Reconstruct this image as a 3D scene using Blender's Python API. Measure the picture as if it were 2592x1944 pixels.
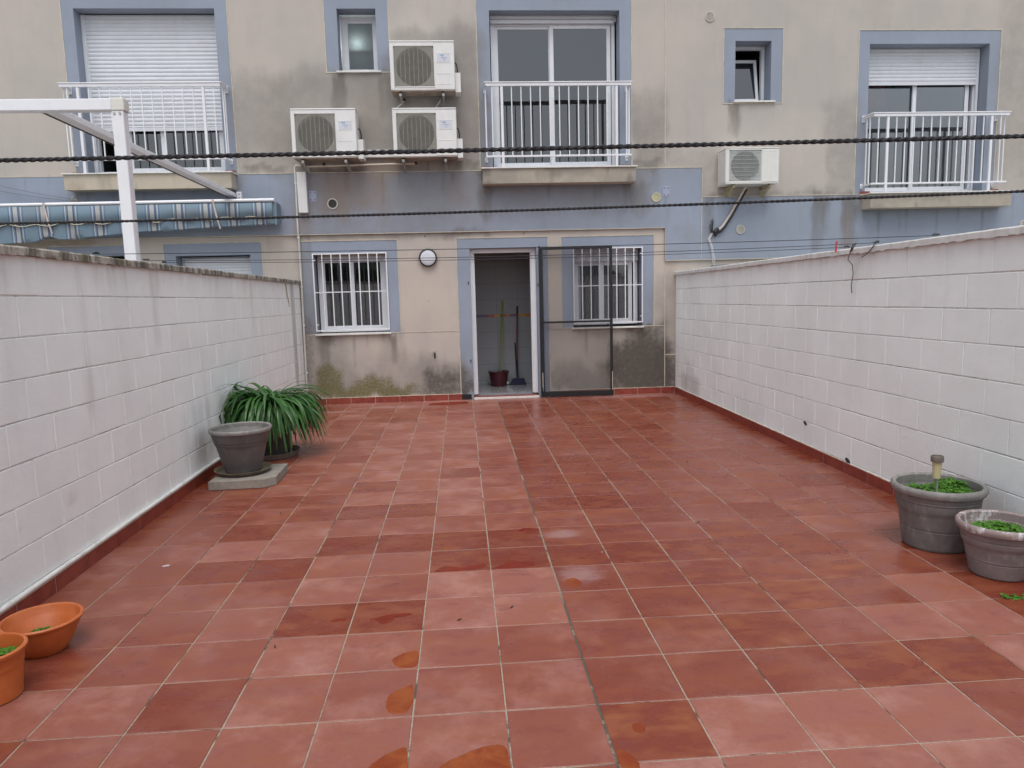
import bpy, math, random
import numpy as np
from mathutils import Vector, Matrix, noise as mnoise

scene = bpy.context.scene
C = scene.collection
for o in list(bpy.data.objects): bpy.data.objects.remove(o)
R = math.radians

# ------------------------------------------------------------------ camera
F_PX = 1848.67                                   # focal length in photo pixels (2592 wide)
YAW, PIT, ROL = 0.0664, -0.1282, -0.0251
CAM = Vector((-0.448, -2.131, 1.507))
def cam_axes():
    cy, sy, cp, sp, cr, sr = math.cos(YAW), math.sin(YAW), math.cos(PIT), math.sin(PIT), math.cos(ROL), math.sin(ROL)
    f = Vector((sy*cp, cy*cp, sp)); r = Vector((cy, -sy, 0)); u = r.cross(f)
    return cr*r + sr*u, -sr*r + cr*u, f
AX_R, AX_U, AX_F = cam_axes()
cd = bpy.data.cameras.new("camera"); cam = bpy.data.objects.new("camera", cd); C.objects.link(cam)
cd.sensor_width = 36; cd.lens = 36*F_PX/2592; cd.clip_end = 2000; cd.clip_start = 0.02
cam.matrix_world = Matrix((( AX_R.x, AX_U.x, -AX_F.x, CAM.x), (AX_R.y, AX_U.y, -AX_F.y, CAM.y), (AX_R.z, AX_U.z, -AX_F.z, CAM.z), (0,0,0,1)))
scene.camera = cam

# ------------------------------------------------------------------ sky, sun, exposure (overcast)
w = bpy.data.worlds.new("World"); scene.world = w; w.use_nodes = True
nt = w.node_tree; nt.nodes.clear()
sky = nt.nodes.new("ShaderNodeTexSky"); sky.sky_type = 'NISHITA'; sky.sun_disc = False
sky.sun_elevation = R(66); sky.sun_rotation = R(184); sky.air_density = 1.0; sky.dust_density = 3.0
hs = nt.nodes.new("ShaderNodeHueSaturation"); hs.inputs['Saturation'].default_value = 0.32
bg = nt.nodes.new("ShaderNodeBackground"); bg.inputs['Strength'].default_value = 0.11
wo = nt.nodes.new("ShaderNodeOutputWorld")
nt.links.new(sky.outputs[0], hs.inputs['Color']); nt.links.new(hs.outputs[0], bg.inputs[0]); nt.links.new(bg.outputs[0], wo.inputs[0])
sd = bpy.data.lights.new("sun", 'SUN'); sd.energy = 0.6; sd.angle = R(40); sd.color = (1, .98, .95)
sun = bpy.data.objects.new("sun", sd); C.objects.link(sun)
el, az = R(66), R(184)
sdir = Vector((math.sin(az)*math.cos(el), math.cos(az)*math.cos(el), math.sin(el)))
sun.rotation_euler = (-sdir).to_track_quat('-Z', 'Y').to_euler()
scene.view_settings.view_transform = 'Standard'; scene.view_settings.look = 'None'
scene.view_settings.exposure = 0.90; scene.view_settings.gamma = 1
scene.render.engine = 'CYCLES'
scene.cycles.max_bounces = 8; scene.cycles.transparent_max_bounces = 24

rnd = random.Random(7)

# ------------------------------------------------------------------ helpers: objects
def tag(o, label=None, cat=None, group=None, kind=None):
    if label: o['label'] = label
    if cat: o['category'] = cat
    if group: o['group'] = group
    if kind: o['kind'] = kind
    return o
def empty(name, loc, label=None, cat=None, group=None, parent=None):
    o = bpy.data.objects.new(name, None); C.objects.link(o); o.location = loc; o.empty_display_size = .1
    if parent: o.parent = parent
    return tag(o, label, cat, group)
class MB:
    """collects shapes, becomes ONE mesh object"""
    def __init__(s): s.v = []; s.f = []; s.m = []; s.sm = []
    def add(s, vs, fs, mi=0, smooth=False):
        b = len(s.v); s.v += [tuple(q) for q in vs]
        for f in fs: s.f.append(tuple(i+b for i in f)); s.m.append(mi); s.sm.append(smooth)
        return s
    def box(s, x0, x1, y0, y1, z0, z1, mi=0, b=0.0, M=None):
        if x0 > x1: x0, x1 = x1, x0
        if y0 > y1: y0, y1 = y1, y0
        if z0 > z1: z0, z1 = z1, z0
        if b <= 0:
            vs = [(x0,y0,z0),(x1,y0,z0),(x1,y1,z0),(x0,y1,z0),(x0,y0,z1),(x1,y0,z1),(x1,y1,z1),(x0,y1,z1)]
            fs = [(0,3,2,1),(4,5,6,7),(0,1,5,4),(1,2,6,5),(2,3,7,6),(3,0,4,7)]
        else:
            b = min(b, (x1-x0)*.45, (y1-y0)*.45, (z1-z0)*.45)
            vs = []; idx = {}
            for ix, (xa, sx) in enumerate(((x0, 1), (x1, -1))):
                for iy, (ya, sy) in enumerate(((y0, 1), (y1, -1))):
                    for iz, (za, sz) in enumerate(((z0, 1), (z1, -1))):
                        idx[ix,iy,iz,0] = len(vs); vs.append((xa, ya+sy*b, za+sz*b))
                        idx[ix,iy,iz,1] = len(vs); vs.append((xa+sx*b, ya, za+sz*b))
                        idx[ix,iy,iz,2] = len(vs); vs.append((xa+sx*b, ya+sy*b, za))
            g = lambda a,b_,c,k: idx[a,b_,c,k]
            fs = [(g(0,0,0,0),g(0,0,1,0),g(0,1,1,0),g(0,1,0,0)), (g(1,0,0,0),g(1,1,0,0),g(1,1,1,0),g(1,0,1,0)),
                  (g(0,0,0,1),g(1,0,0,1),g(1,0,1,1),g(0,0,1,1)), (g(0,1,0,1),g(0,1,1,1),g(1,1,1,1),g(1,1,0,1)),
                  (g(0,0,0,2),g(0,1,0,2),g(1,1,0,2),g(1,0,0,2)), (g(0,0,1,2),g(1,0,1,2),g(1,1,1,2),g(0,1,1,2))]
            for a in (0,1):
                for c in (0,1):
                    fs += [(g(a,0,c,0),g(a,1,c,0),g(a,1,c,2),g(a,0,c,2)), (g(0,a,c,1),g(1,a,c,1),g(1,a,c,2),g(0,a,c,2)), (g(a,c,0,0),g(a,c,1,0),g(a,c,1,1),g(a,c,0,1))]
            for a in (0,1):
                for b_ in (0,1):
                    for c in (0,1): fs.append((g(a,b_,c,0),g(a,b_,c,1),g(a,b_,c,2)))
        if M: vs = [M @ Vector(q) for q in vs]
        return s.add(vs, fs, mi)
    def tube(s, pts, r, n=8, mi=0, caps=True, smooth=True):
        pts = [Vector(p) for p in pts]; rs = r if isinstance(r, (list, tuple)) else [r]*len(pts)
        vs = []; fs = []; up = None
        for i, p in enumerate(pts):
            d = (pts[min(i+1, len(pts)-1)] - pts[max(i-1, 0)]).normalized()
            if up is None: up = d.orthogonal().normalized()
            else:
                up = up - up.dot(d)*d
                up = up.normalized() if up.length > 1e-6 else d.orthogonal().normalized()
            sd_ = d.cross(up)
            for k in range(n):
                a = 2*math.pi*k/n; vs.append(p + rs[i]*(math.cos(a)*up + math.sin(a)*sd_))
        for i in range(len(pts)-1):
            for k in range(n): fs.append((i*n+k, i*n+(k+1)%n, (i+1)*n+(k+1)%n, (i+1)*n+k))
        if caps: fs += [tuple(range(n))[::-1], tuple((len(pts)-1)*n+k for k in range(n))]
        return s.add(vs, fs, mi, smooth)
    def bar(s, a, b, w, h, mi=0, bev=0.0):
        a, b = Vector(a), Vector(b); d = b-a; L = d.length; d.normalize()
        up = Vector((0,0,1)) if abs(d.z) < .95 else Vector((0,1,0))
        x = d.cross(up).normalized(); z = x.cross(d)
        M = Matrix(((x.x,d.x,z.x,a.x),(x.y,d.y,z.y,a.y),(x.z,d.z,z.z,a.z),(0,0,0,1)))
        return s.box(-w/2, w/2, 0, L, -h/2, h/2, mi, bev, M)
    def lathe(s, prof, c=(0,0,0), n=40, mi=0, smooth=True, M=None, sx=1, sy=1, caps=True):
        vs = []; fs = []
        for (r, z) in prof:
            for k in range(n):
                a = 2*math.pi*k/n; p = Vector((c[0]+sx*r*math.cos(a), c[1]+sy*r*math.sin(a), c[2]+z)); vs.append(M @ p if M else p)
        for i in range(len(prof)-1):
            for k in range(n): fs.append((i*n+k, i*n+(k+1)%n, (i+1)*n+(k+1)%n, (i+1)*n+k))
        if caps and prof[0][0] > 1e-6: fs.append(tuple(range(n))[::-1])
        if caps and prof[-1][0] > 1e-6: fs.append(tuple((len(prof)-1)*n+k for k in range(n)))
        return s.add(vs, fs, mi, smooth)
    def disc_y(s, x, z, r, y0, y1, n=32, mi=0, ri=0.0):
        """round plate facing -Y"""
        vs = []; fs = []
        for yy in (y0, y1):
            for rr in ((ri, r) if ri > 0 else (r,)):
                for k in range(n):
                    a = 2*math.pi*k/n; vs.append((x+rr*math.cos(a), yy, z+rr*math.sin(a)))
        if ri > 0:
            A, B, D, E = 0, n, 2*n, 3*n
            for k in range(n):
                j = (k+1) % n
                fs += [(A+k,A+j,B+j,B+k), (D+k,E+k,E+j,D+j), (B+k,B+j,E+j,E+k), (A+k,D+k,D+j,A+j)]
        else:
            fs += [tuple(range(n)), tuple(range(n, 2*n))[::-1]] + [(k, n+k, n+(k+1)%n, (k+1)%n) for k in range(n)]
        return s.add(vs, fs, mi)
    def prism(s, pts, z0, z1, mi=0, axis='z'):
        n = len(pts)
        mk = {'z': lambda p, h: (p[0], p[1], h), 'x': lambda p, h: (h, p[0], p[1]), 'y': lambda p, h: (p[0], h, p[1])}[axis]
        vs = [mk(p, z0) for p in pts] + [mk(p, z1) for p in pts]
        fs = [tuple(range(n))[::-1], tuple(range(n, 2*n))] + [(k, (k+1)%n, n+(k+1)%n, n+k) for k in range(n)]
        return s.add(vs, fs, mi)
    def build(s, name, mats, parent=None, origin=None, fix=True):
        me = bpy.data.meshes.new(name)
        mats = mats if isinstance(mats, (list, tuple)) else [mats]
        off = world_off(parent) if parent is not None else (Vector(origin) if origin is not None else Vector((0,0,0)))
        me.from_pydata([(q[0]-off.x, q[1]-off.y, q[2]-off.z) for q in s.v], [], s.f)
        for m in mats: me.materials.append(m)
        me.polygons.foreach_set('material_index', s.m); me.polygons.foreach_set('use_smooth', s.sm)
        me.update()
        if fix:
            import bmesh
            bm = bmesh.new(); bm.from_mesh(me); bmesh.ops.recalc_face_normals(bm, faces=bm.faces); bm.to_mesh(me); bm.free()
        if any(s.sm): me.set_sharp_from_angle(angle=R(38))
        o = bpy.data.objects.new(name, me); C.objects.link(o)
        if parent is not None: o.parent = parent
        elif origin is not None: o.location = origin
        return o

def world_off(o):
    off = Vector((0,0,0))
    while o is not None: off = off + Vector(o.location); o = o.parent
    return off

# ------------------------------------------------------------------ helpers: materials
def new_mat(name):
    m = bpy.data.materials.new(name); m.use_nodes = True
    n = m.node_tree; n.nodes.clear()
    out = n.nodes.new('ShaderNodeOutputMaterial'); p = n.nodes.new('ShaderNodeBsdfPrincipled')
    n.links.new(p.outputs[0], out.inputs[0]); return m, n, p, out
def nn(n, t, **kw):
    x = n.nodes.new(t)
    for k, v in kw.items():
        if k in x.inputs: x.inputs[k].default_value = v
        else: setattr(x, k, v)
    return x
def pos(n, scale=(1,1,1)):
    g = n.nodes.new('ShaderNodeNewGeometry'); mp = n.nodes.new('ShaderNodeMapping'); mp.inputs['Scale'].default_value = scale
    n.links.new(g.outputs['Position'], mp.inputs[0]); return mp.outputs[0]
def noise(n, vec, scale, detail=4, rough=.55, dist=0.0):
    t = nn(n, 'ShaderNodeTexNoise'); t.inputs['Scale'].default_value = scale; t.inputs['Detail'].default_value = detail
    t.inputs['Roughness'].default_value = rough; t.inputs['Distortion'].default_value = dist
    n.links.new(vec, t.inputs['Vector']); return t.outputs['Fac']
def ramp(n, fac, lo, hi, a=0.0, b=1.0):
    t = nn(n, 'ShaderNodeMapRange', interpolation_type='SMOOTHSTEP')
    t.inputs[1].default_value = lo; t.inputs[2].default_value = hi; t.inputs[3].default_value = a; t.inputs[4].default_value = b
    n.links.new(fac, t.inputs[0]); return t.outputs[0]
def mathn(n, op, a, b=None, clamp=False):
    t = nn(n, 'ShaderNodeMath', operation=op, use_clamp=clamp)
    for i, q in enumerate((a, b)):
        if q is None: continue
        if isinstance(q, (int, float)): t.inputs[i].default_value = q
        else: n.links.new(q, t.inputs[i])
    return t.outputs[0]
def mix(n, fac, a, b, mode='MIX'):
    t = nn(n, 'ShaderNodeMix', data_type='RGBA', blend_type=mode)
    for i, q in ((0, fac), (6, a), (7, b)):
        if isinstance(q, (int, float)): t.inputs[i].default_value = q
        elif isinstance(q, tuple): t.inputs[i].default_value = (*q, 1)
        else: n.links.new(q, t.inputs[i])
    return t.outputs[2]
def attr(n, name):
    a = nn(n, 'ShaderNodeAttribute', attribute_name=name); return a.outputs['Fac']
def bump(n, p, h, strength, dist=.01):
    b = nn(n, 'ShaderNodeBump'); b.inputs['Strength'].default_value = strength; b.inputs['Distance'].default_value = dist
    n.links.new(h, b.inputs['Height']); n.links.new(b.outputs[0], p.inputs['Normal'])
def simple(name, col, rough=.5, metal=0.0, var=.06, nscale=6.0, spec=.5, dirt=0.0, dirtcol=(.1,.09,.08), bmp=0.0, bscale=200, coat=0):
    m, n, p, out = new_mat(name); v = pos(n)
    f = noise(n, v, nscale, 5)
    c = mix(n, ramp(n, f, .3, .7), tuple(q*(1-var) for q in col), tuple(min(1, q*(1+var)) for q in col))
    if dirt:
        c = mix(n, mathn(n, 'MULTIPLY', ramp(n, noise(n, pos(n, (1,1,.35)), nscale*1.7, 6, .65), .48, .75), dirt), c, dirtcol)
    n.links.new(c, p.inputs['Base Color']); p.inputs['Roughness'].default_value = rough; p.inputs['Metallic'].default_value = metal
    p.inputs['Specular IOR Level'].default_value = spec; p.inputs['Coat Weight'].default_value = coat
    if bmp: bump(n, p, noise(n, v, bscale, 3), bmp, .003)
    return m

def plaster(name, base, warm=(1.02,.99,.95)):
    """rendered wall; stain shapes come from painted vertex attributes, broken up with noise"""
    m, n, p, out = new_mat(name)
    v = pos(n); vs_ = pos(n, (1,1,.16)); 
    big = noise(n, v, 1.1, 5, .6); mid = noise(n, v, 6, 6, .65); fine = noise(n, v, 90, 4, .7); streak = noise(n, vs_, 9, 5, .62)
    c = mix(n, ramp(n, big, .35, .68), tuple(q*.93 for q in base), tuple(q*1.05*wq for q, wq in zip(base, warm)))
    c = mix(n, ramp(n, fine, .3, .75, 0, .22), c, tuple(q*.72 for q in base))
    c = mix(n, ramp(n, streak, .5, .8, 0, .24), c, tuple(q*.66 for q in base))
    def stain(c, name_, col, k=.9, nz=None, lo=.0, hi=1.15, am=.75):
        a = attr(n, name_); nz = nz or mid
        s_ = mathn(n, 'ADD', a, mathn(n, 'MULTIPLY', mathn(n, 'SUBTRACT', nz, .5), am))
        s_ = mathn(n, 'ADD', s_, mathn(n, 'MULTIPLY', mathn(n, 'SUBTRACT', fine, .5), .6))
        s_ = mathn(n, 'MULTIPLY', ramp(n, s_, lo, hi), ramp(n, a, .0, .35))
        return mix(n, mathn(n, 'MULTIPLY', s_, k), c, col)
    c = stain(c, 'grey', (.21,.195,.18), .72)
    c = stain(c, 'streak', (.12,.11,.095), .75, streak)
    c = stain(c, 'rust', (.26,.18,.12), .5, streak)
    c = stain(c, 'moss', (.125,.118,.026), .85, noise(n, v, 34, 6, .82), .1, 1.15, 2.6)
    c = stain(c, 'black', (.065,.058,.048), .85, noise(n, v, 16, 6, .75), .1, 1.05, 1.3)
    n.links.new(c, p.inputs['Base Color']); p.inputs['Roughness'].default_value = .9; p.inputs['Specular IOR Level'].default_value = .25
    bump(n, p, mathn(n, 'ADD', noise(n, v, 240, 3, .6), mathn(n, 'MULTIPLY', mid, 1.2)), .35, .003)
    return m

BEIGE = (.465,.434,.404); BLUE = (.285,.325,.395)
m_beige = plaster('beige_render', BEIGE); m_blue = plaster('blue_render', BLUE, (1,1,1.02))
m_beige_low = plaster('beige_render_lower', (.50,.452,.41))
m_bead = simple('cream_bead', (.52,.47,.38), .8, var=.12, nscale=9, dirt=.4, dirtcol=(.2,.17,.13))
m_white = simple('white_lacquer', (.74,.75,.78), .32, var=.02, spec=.5, dirt=.05)
m_alu = simple('white_aluminium', (.70,.72,.76), .38, var=.03, dirt=.10, dirtcol=(.3,.3,.28))
m_shutter = simple('shutter_slats', (.64,.66,.70), .45, var=.03, dirt=.06)
m_black = simple('black_plastic', (.010,.011,.013), .5, var=.2)
m_rope = simple('black_rope', (.012,.012,.015), .7, var=.3, nscale=80)
m_thin = simple('black_line', (.02,.022,.03), .6)
m_marble = simple('marble_sill', (.66,.65,.62), .3, var=.06, nscale=14, dirt=.25, dirtcol=(.3,.28,.24))
m_redclay = simple('red_clay_edge', (.24,.06,.04), .6, var=.2, nscale=20)
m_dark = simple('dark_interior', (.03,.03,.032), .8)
m_inwall = simple('interior_wall', (.30,.30,.30), .8)
m_soil = simple('soil', (.085,.065,.048), .95, var=.4, nscale=60, bmp=.6, bscale=90)
m_screw = simple('rusty_screw', (.16,.03,.02), .7)
m_steel = simple('zinc_steel', (.42,.42,.40), .45, .6, var=.1, dirt=.5, dirtcol=(.12,.09,.06))

def glass(name, tint=(.02,.025,.028), refl=.16, trans=.25, rough=.02):
    m, n, p, out = new_mat(name); n.nodes.remove(p)
    tr = nn(n, 'ShaderNodeBsdfTransparent'); tr.inputs[0].default_value = (trans, trans*1.03, trans*1.05, 1)
    gl = nn(n, 'ShaderNodeBsdfGlossy'); gl.inputs['Roughness'].default_value = rough; gl.inputs[0].default_value = (.93,.97,1,1)
    fr = nn(n, 'ShaderNodeFresnel'); fr.inputs[0].default_value = 1.5
    wv = nn(n, 'ShaderNodeBump'); wv.inputs['Strength'].default_value = .06; wv.inputs['Distance'].default_value = .01
    n.links.new(noise(n, pos(n), 2.2, 1), wv.inputs['Height']); n.links.new(wv.outputs[0], gl.inputs['Normal'])
    f = mathn(n, 'MINIMUM', mathn(n, 'ADD', mathn(n, 'MULTIPLY', fr.outputs[0], 1.4), refl-.05), 1)
    mx = nn(n, 'ShaderNodeMixShader'); n.links.new(f, mx.inputs[0]); n.links.new(tr.outputs[0], mx.inputs[1]); n.links.new(gl.outputs[0], mx.inputs[2])
    n.links.new(mx.outputs[0], out.inputs[0]); return m
m_glass = glass('window_glass', refl=.105, trans=.25)
m_glass_clear = glass('window_glass_clear', refl=.13, trans=.6)
m_frost, n_, p_, o_ = new_mat('frosted_glass')
p_.inputs['Base Color'].default_value = (.11,.125,.135,1); p_.inputs['Roughness'].default_value = .35
tl = nn(n_, 'ShaderNodeBsdfTranslucent'); tl.inputs[0].default_value = (.60,.64,.64,1)
mx = nn(n_, 'ShaderNodeMixShader'); mx.inputs[0].default_value = .35
n_.links.new(p_.outputs[0], mx.inputs[1]); n_.links.new(tl.outputs[0], mx.inputs[2]); n_.links.new(mx.outputs[0], o_.inputs[0])

def mat_mesh():
    m, n, p, out = new_mat('insect_mesh'); p.inputs['Base Color'].default_value = (.03,.03,.034,1); p.inputs['Roughness'].default_value = .7
    tr = nn(n, 'ShaderNodeBsdfTransparent'); mx = nn(n, 'ShaderNodeMixShader'); mx.inputs[0].default_value = .15
    n.links.new(tr.outputs[0], mx.inputs[1]); n.links.new(p.outputs[0], mx.inputs[2]); n.links.new(mx.outputs[0], out.inputs[0]); return m
m_mesh = mat_mesh()

# ------------------------------------------------------------------ stain painting for wall sheets
def sm(x, a, b):
    t = np.clip((x-a)/(b-a+1e-9), 0, 1); return t*t*(3-2*t)
STAINS = {
 'grey': [(-2.6,2.3,2.32,3.1,.3,.1,.30),(-2.4,-.2,2.6,3.1,.3,.2,.4),(-.12,.25,2.88,3.1,.12,.06,.7),(.85,1.35,3.0,3.1,.2,.06,.8),(1.5,1.95,2.9,3.1,.2,.06,.5),(5.15,7.3,2.47,2.7,.1,.04,.62),(5.2,6.2,2.6,2.7,.2,.04,.6),(-5.4,-5.2,2.9,3.1,.1,.05,.3),(-3.5,-3.3,2.9,3.1,.1,.05,.5),
 # x0,x1,z0,z1,softx,softz,amount
  (-2.75,-1.45,3.45,4.25,.45,.28,.85), (-2.3,-1.2,3.85,4.42,.3,.3,.55), (-1.25,-.2,4.55,4.86,.35,.16,.75), (-.6,-.12,3.2,4.9,.3,.3,.75),(-1.75,-1.2,3.05,3.6,.2,.25,.8),(-1.7,-1.2,3.5,4.3,.2,.3,.35),
  (1.98,2.34,3.15,4.05,.16,.35,.62), (2.0,2.38,3.2,3.7,.12,.2,.5), (-.35,-.13,3.1,3.9,.16,.3,.5),
  (4.72,5.1,2.85,3.95,.2,.35,.55), (7.15,8.2,3.1,5.2,.35,.9,.55), (-3.3,-2.6,3.2,4.3,.4,.35,.55),
  (2.4,3.2,3.1,3.35,.2,.12,.4), (2.9,3.2,2.72,2.95,.2,.12,.4),(3.9,5.0,2.70,2.80,.2,.08,.4),
  (-2.6,-.3,2.35,3.05,.35,.3,.36), (-.2,2.0,2.6,2.9,.25,.2,.5), (2.9,5.0,2.1,2.65,.5,.2,.22), (2.6,2.9,2.0,2.35,.3,.15,.3),
  (-2.62,-2.44,.9,2.1,.10,.3,.62), (-2.6,-2.1,.25,.97,.3,.2,.6), (-1.1,-.5,.1,.52,.22,.22,.85), (-2.3,-.9,.1,.34,.3,.2,.6),(-2.35,-1.0,.3,.62,.25,.25,.32),(-1.55,-1.28,.5,.97,.12,.2,.5),
  (.78,1.25,.1,.42,.18,.2,.7), (1.2,1.9,.08,.3,.3,.15,.7), (1.5,2.41,.05,.45,.3,.2,.9), (1.75,2.42,.3,.95,.22,.18,.85),(2.2,2.42,.85,1.5,.12,.3,.35),
  (-.48,-.3,.05,.32,.05,.12,.8), (-2.57,-.5,2.22,2.32,.2,.04,.42),(2.42,2.75,.6,1.9,.15,.4,.35), (-4.3,-2.6,1.6,2.2,.4,.2,.2)],
 'streak': [
  (-2.05,-1.9,3.7,4.38,.07,.15,.95),(-1.42,-1.25,3.9,4.38,.08,.15,.6),(3.28,3.42,3.55,3.96,.05,.12,.85),(3.4,3.9,3.8,3.97,.1,.08,.3),
  (4.5,4.66,1.95,2.66,.05,.15,.95),(4.92,5.12,1.95,2.68,.09,.15,.95),(2.93,3.06,2.1,2.7,.05,.1,.7),(-2.4,-2.3,.35,.97,.05,.2,.9),(-1.44,-1.36,.62,.97,.04,.12,.95),
  (-.12,0.02,2.5,2.9,.08,.12,.8),(1.85,2.1,2.5,2.9,.12,.12,.7),(-5.0,-4.85,2.8,3.1,.06,.1,.5),(-.6,0,2.22,2.32,.15,.05,.7),(2.0,2.12,.6,.96,.06,.1,.7),(5.2,5.5,2.3,2.5,.2,.1,.4),
  (1.95,2.35,3.1,3.22,.1,.06,.7),(-.4,-.12,3.1,3.22,.1,.06,.7),(-3.28,-2.7,3.1,3.2,.1,.06,.7),(3.0,5.0,2.68,2.75,.1,.04,.5),(.6,.9,2.95,3.1,.1,.1,.5)],
 'rust': [(-2.3,-1.5,2.65,3.1,.25,.2,.75),(-2.1,-1.95,2.6,3.1,.04,.2,.8),(-1.7,-1.2,3.12,3.35,.15,.1,.9),(-2.6,-2.4,2.3,2.6,.1,.1,.7),(-.6,-.3,2.7,3.1,.15,.2,.5),(4.9,5.05,2.0,2.5,.1,.2,.5),(5.15,5.45,5.0,5.6,.1,.3,.3),
  (-6.5,-5.2,2.22,2.32,.2,.05,.8),(-5.45,-5.2,2.8,2.95,.1,.1,.5)],
 'moss': [(-2.45,-1.25,.09,.22,.2,.12,.95),(-2.42,-2.15,.2,.48,.08,.12,.85),(-1.9,-1.5,.2,.34,.15,.08,.75),(-1.2,-.6,.08,.14,.2,.05,.4),(1.4,2.4,.3,.9,.3,.3,.18)],
 'black': [(1.7,2.41,.08,.6,.35,.25,.95),(1.95,2.41,.5,.95,.2,.1,.6),(.85,1.1,.1,.25,.15,.1,.35),(-.85,-.5,.3,.5,.12,.12,.35),(-2.35,-2.2,.8,.97,.06,.06,.5),(-2.6,-1.7,3.105,3.2,.2,.03,.35),(-.15,0.0,3.0,3.1,.05,.05,.5),(-.95,-.5,.08,.36,.18,.14,.72),(1.95,2.42,.1,.62,.18,.2,.78),(1.85,2.2,.68,.95,.12,.12,.5),(-.46,-.3,.08,.22,.05,.08,.7),(2.42,2.8,.05,.5,.05,.05,.55),(-2.6,-2.5,.1,1.2,.06,.2,.4),(-1.6,-.9,.1,.2,.2,.08,.3)],
}
_r = random.Random(31)
for _k in range(46):      # dirty runs starting under the ledges and sills
    _x = _r.uniform(-6.5, 8.0); _top = _r.choice([3.10, 3.10, 2.30, 5.9, 3.09]) if _x < 2.4 else _r.choice([2.70, 2.70, 5.9, 1.86])
    STAINS['streak'].append((_x, _x+_r.uniform(.012, .05), _top-_r.uniform(.12, .5), _top, .03, .12, _r.uniform(.25, .65)))
for (_a, _b, _t) in ((-1.25,-.43,3.22),(-2.52,-1.7,3.22),(-.1,1.9,2.89),(5.2,7.2,2.47),(-2.42,-1.43,.95),(1.1,2.08,.94),(-5.4,-3.3,2.89)):
    for _k in range(6):
        _x = _r.uniform(_a, _b); STAINS['streak'].append((_x, _x+_r.uniform(.01, .04), _t-_r.uniform(.15, .45), _t, .025, .12, _r.uniform(.3, .75)))
ATTRS = ('grey','streak','rust','moss','black')
def paint(me, off):
    co = np.empty(len(me.vertices)*3); me.vertices.foreach_get('co', co); co = co.reshape(-1, 3)
    x, z = co[:,0]+off.x, co[:,2]+off.z
    # wobble so that no stain keeps a straight edge
    wx = .05*np.sin(x*7.3+z*3.1)+.03*np.sin(z*17+x*5)+.02*np.sin(x*31); wz = .04*np.sin(x*9.1+1.3)+.03*np.sin(x*23.7+z*4)+.015*np.sin(x*57)
    for k in ATTRS:
        v = np.zeros(len(x))
        for (x0,x1,z0,z1,sx,sz,amt) in STAINS[k]:
            xx, zz = x+wx*min(1, sx/.15), z+wz*min(1, sz/.1)
            mk = sm(xx, x0-sx, x0+sx*.3)*(1-sm(xx, x1-sx*.3, x1+sx))*sm(zz, z0-sz, z0+sz*.3)*(1-sm(zz, z1-sz*.3, z1+sz))*amt
            if k == 'streak': mk *= .55+.45*sm(zz, z0, z1)
            v = v+mk-v*mk
        a = me.attributes.new(k, 'FLOAT', 'POINT'); a.data.foreach_set('value', v.astype(np.float32))
def breaks(lo, hi, marks, res):
    pts = sorted({round(q, 4) for q in [lo, hi]+[m for m in marks if lo < m < hi]})
    out = [pts[0]]
    for a, b in zip(pts, pts[1:]):
        k = max(1, int(math.ceil((b-a)/res))); out += [a+(b-a)*(i+1)/k for i in range(k)]
    return out
def wall_sheet(name, x0, x1, z0, z1, y, holes, matfun, mats, parent, depth=.22, reveal=1, res=.045, marks_x=(), marks_z=(), edges=False, thick=.03):
    """front sheet of a wall with openings, each with its reveal"""
    mxs = [q for h in holes for q in h[:2]]+list(marks_x); mzs = [q for h in holes for q in h[2:4]]+list(marks_z)
    X = breaks(x0, x1, mxs, res); Z = breaks(z0, z1, mzs, res); nx, nz = len(X), len(Z)
    b = MB(); b.v = [(xx, y, zz) for zz in Z for xx in X]
    for j in range(nz-1):
        zc = (Z[j]+Z[j+1])/2
        for i in range(nx-1):
            xc = (X[i]+X[i+1])/2
            if any(h[0] < xc < h[1] and h[2] < zc < h[3] for h in holes): continue
            mi = matfun(xc, zc)
            if mi is None: continue
            b.f.append((j*nx+i, j*nx+i+1, (j+1)*nx+i+1, (j+1)*nx+i)); b.m.append(mi); b.sm.append(False)
    for h in holes:
        a, c, d, e = h[:4]; y2 = y+(h[4] if len(h) > 4 else depth)
        for q in ([(a,y,d),(a,y2,d),(a,y2,e),(a,y,e)], [(c,y,d),(c,y,e),(c,y2,e),(c,y2,d)], [(a,y,e),(a,y2,e),(c,y2,e),(c,y,e)], [(a,y,d),(c,y,d),(c,y2,d),(a,y2,d)]):
            b.add(q, [(0,1,2,3)], reveal)
    if edges:
        for q in ([(x0,y,z0),(x1,y,z0),(x1,y+thick,z0),(x0,y+thick,z0)], [(x0,y,z1),(x0,y+thick,z1),(x1,y+thick,z1),(x1,y,z1)], [(x1,y,z0),(x1,y,z1),(x1,y+thick,z1),(x1,y+thick,z0)], [(x0,y,z0),(x0,y+thick,z0),(x0,y+thick,z1),(x0,y,z1)]):
            b.add(q, [(0,1,2,3)], 0)
    o = b.build(name, mats, parent, fix=False); paint(o.data, world_off(o)); return o

YF = 8.0            # facade plane
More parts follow.
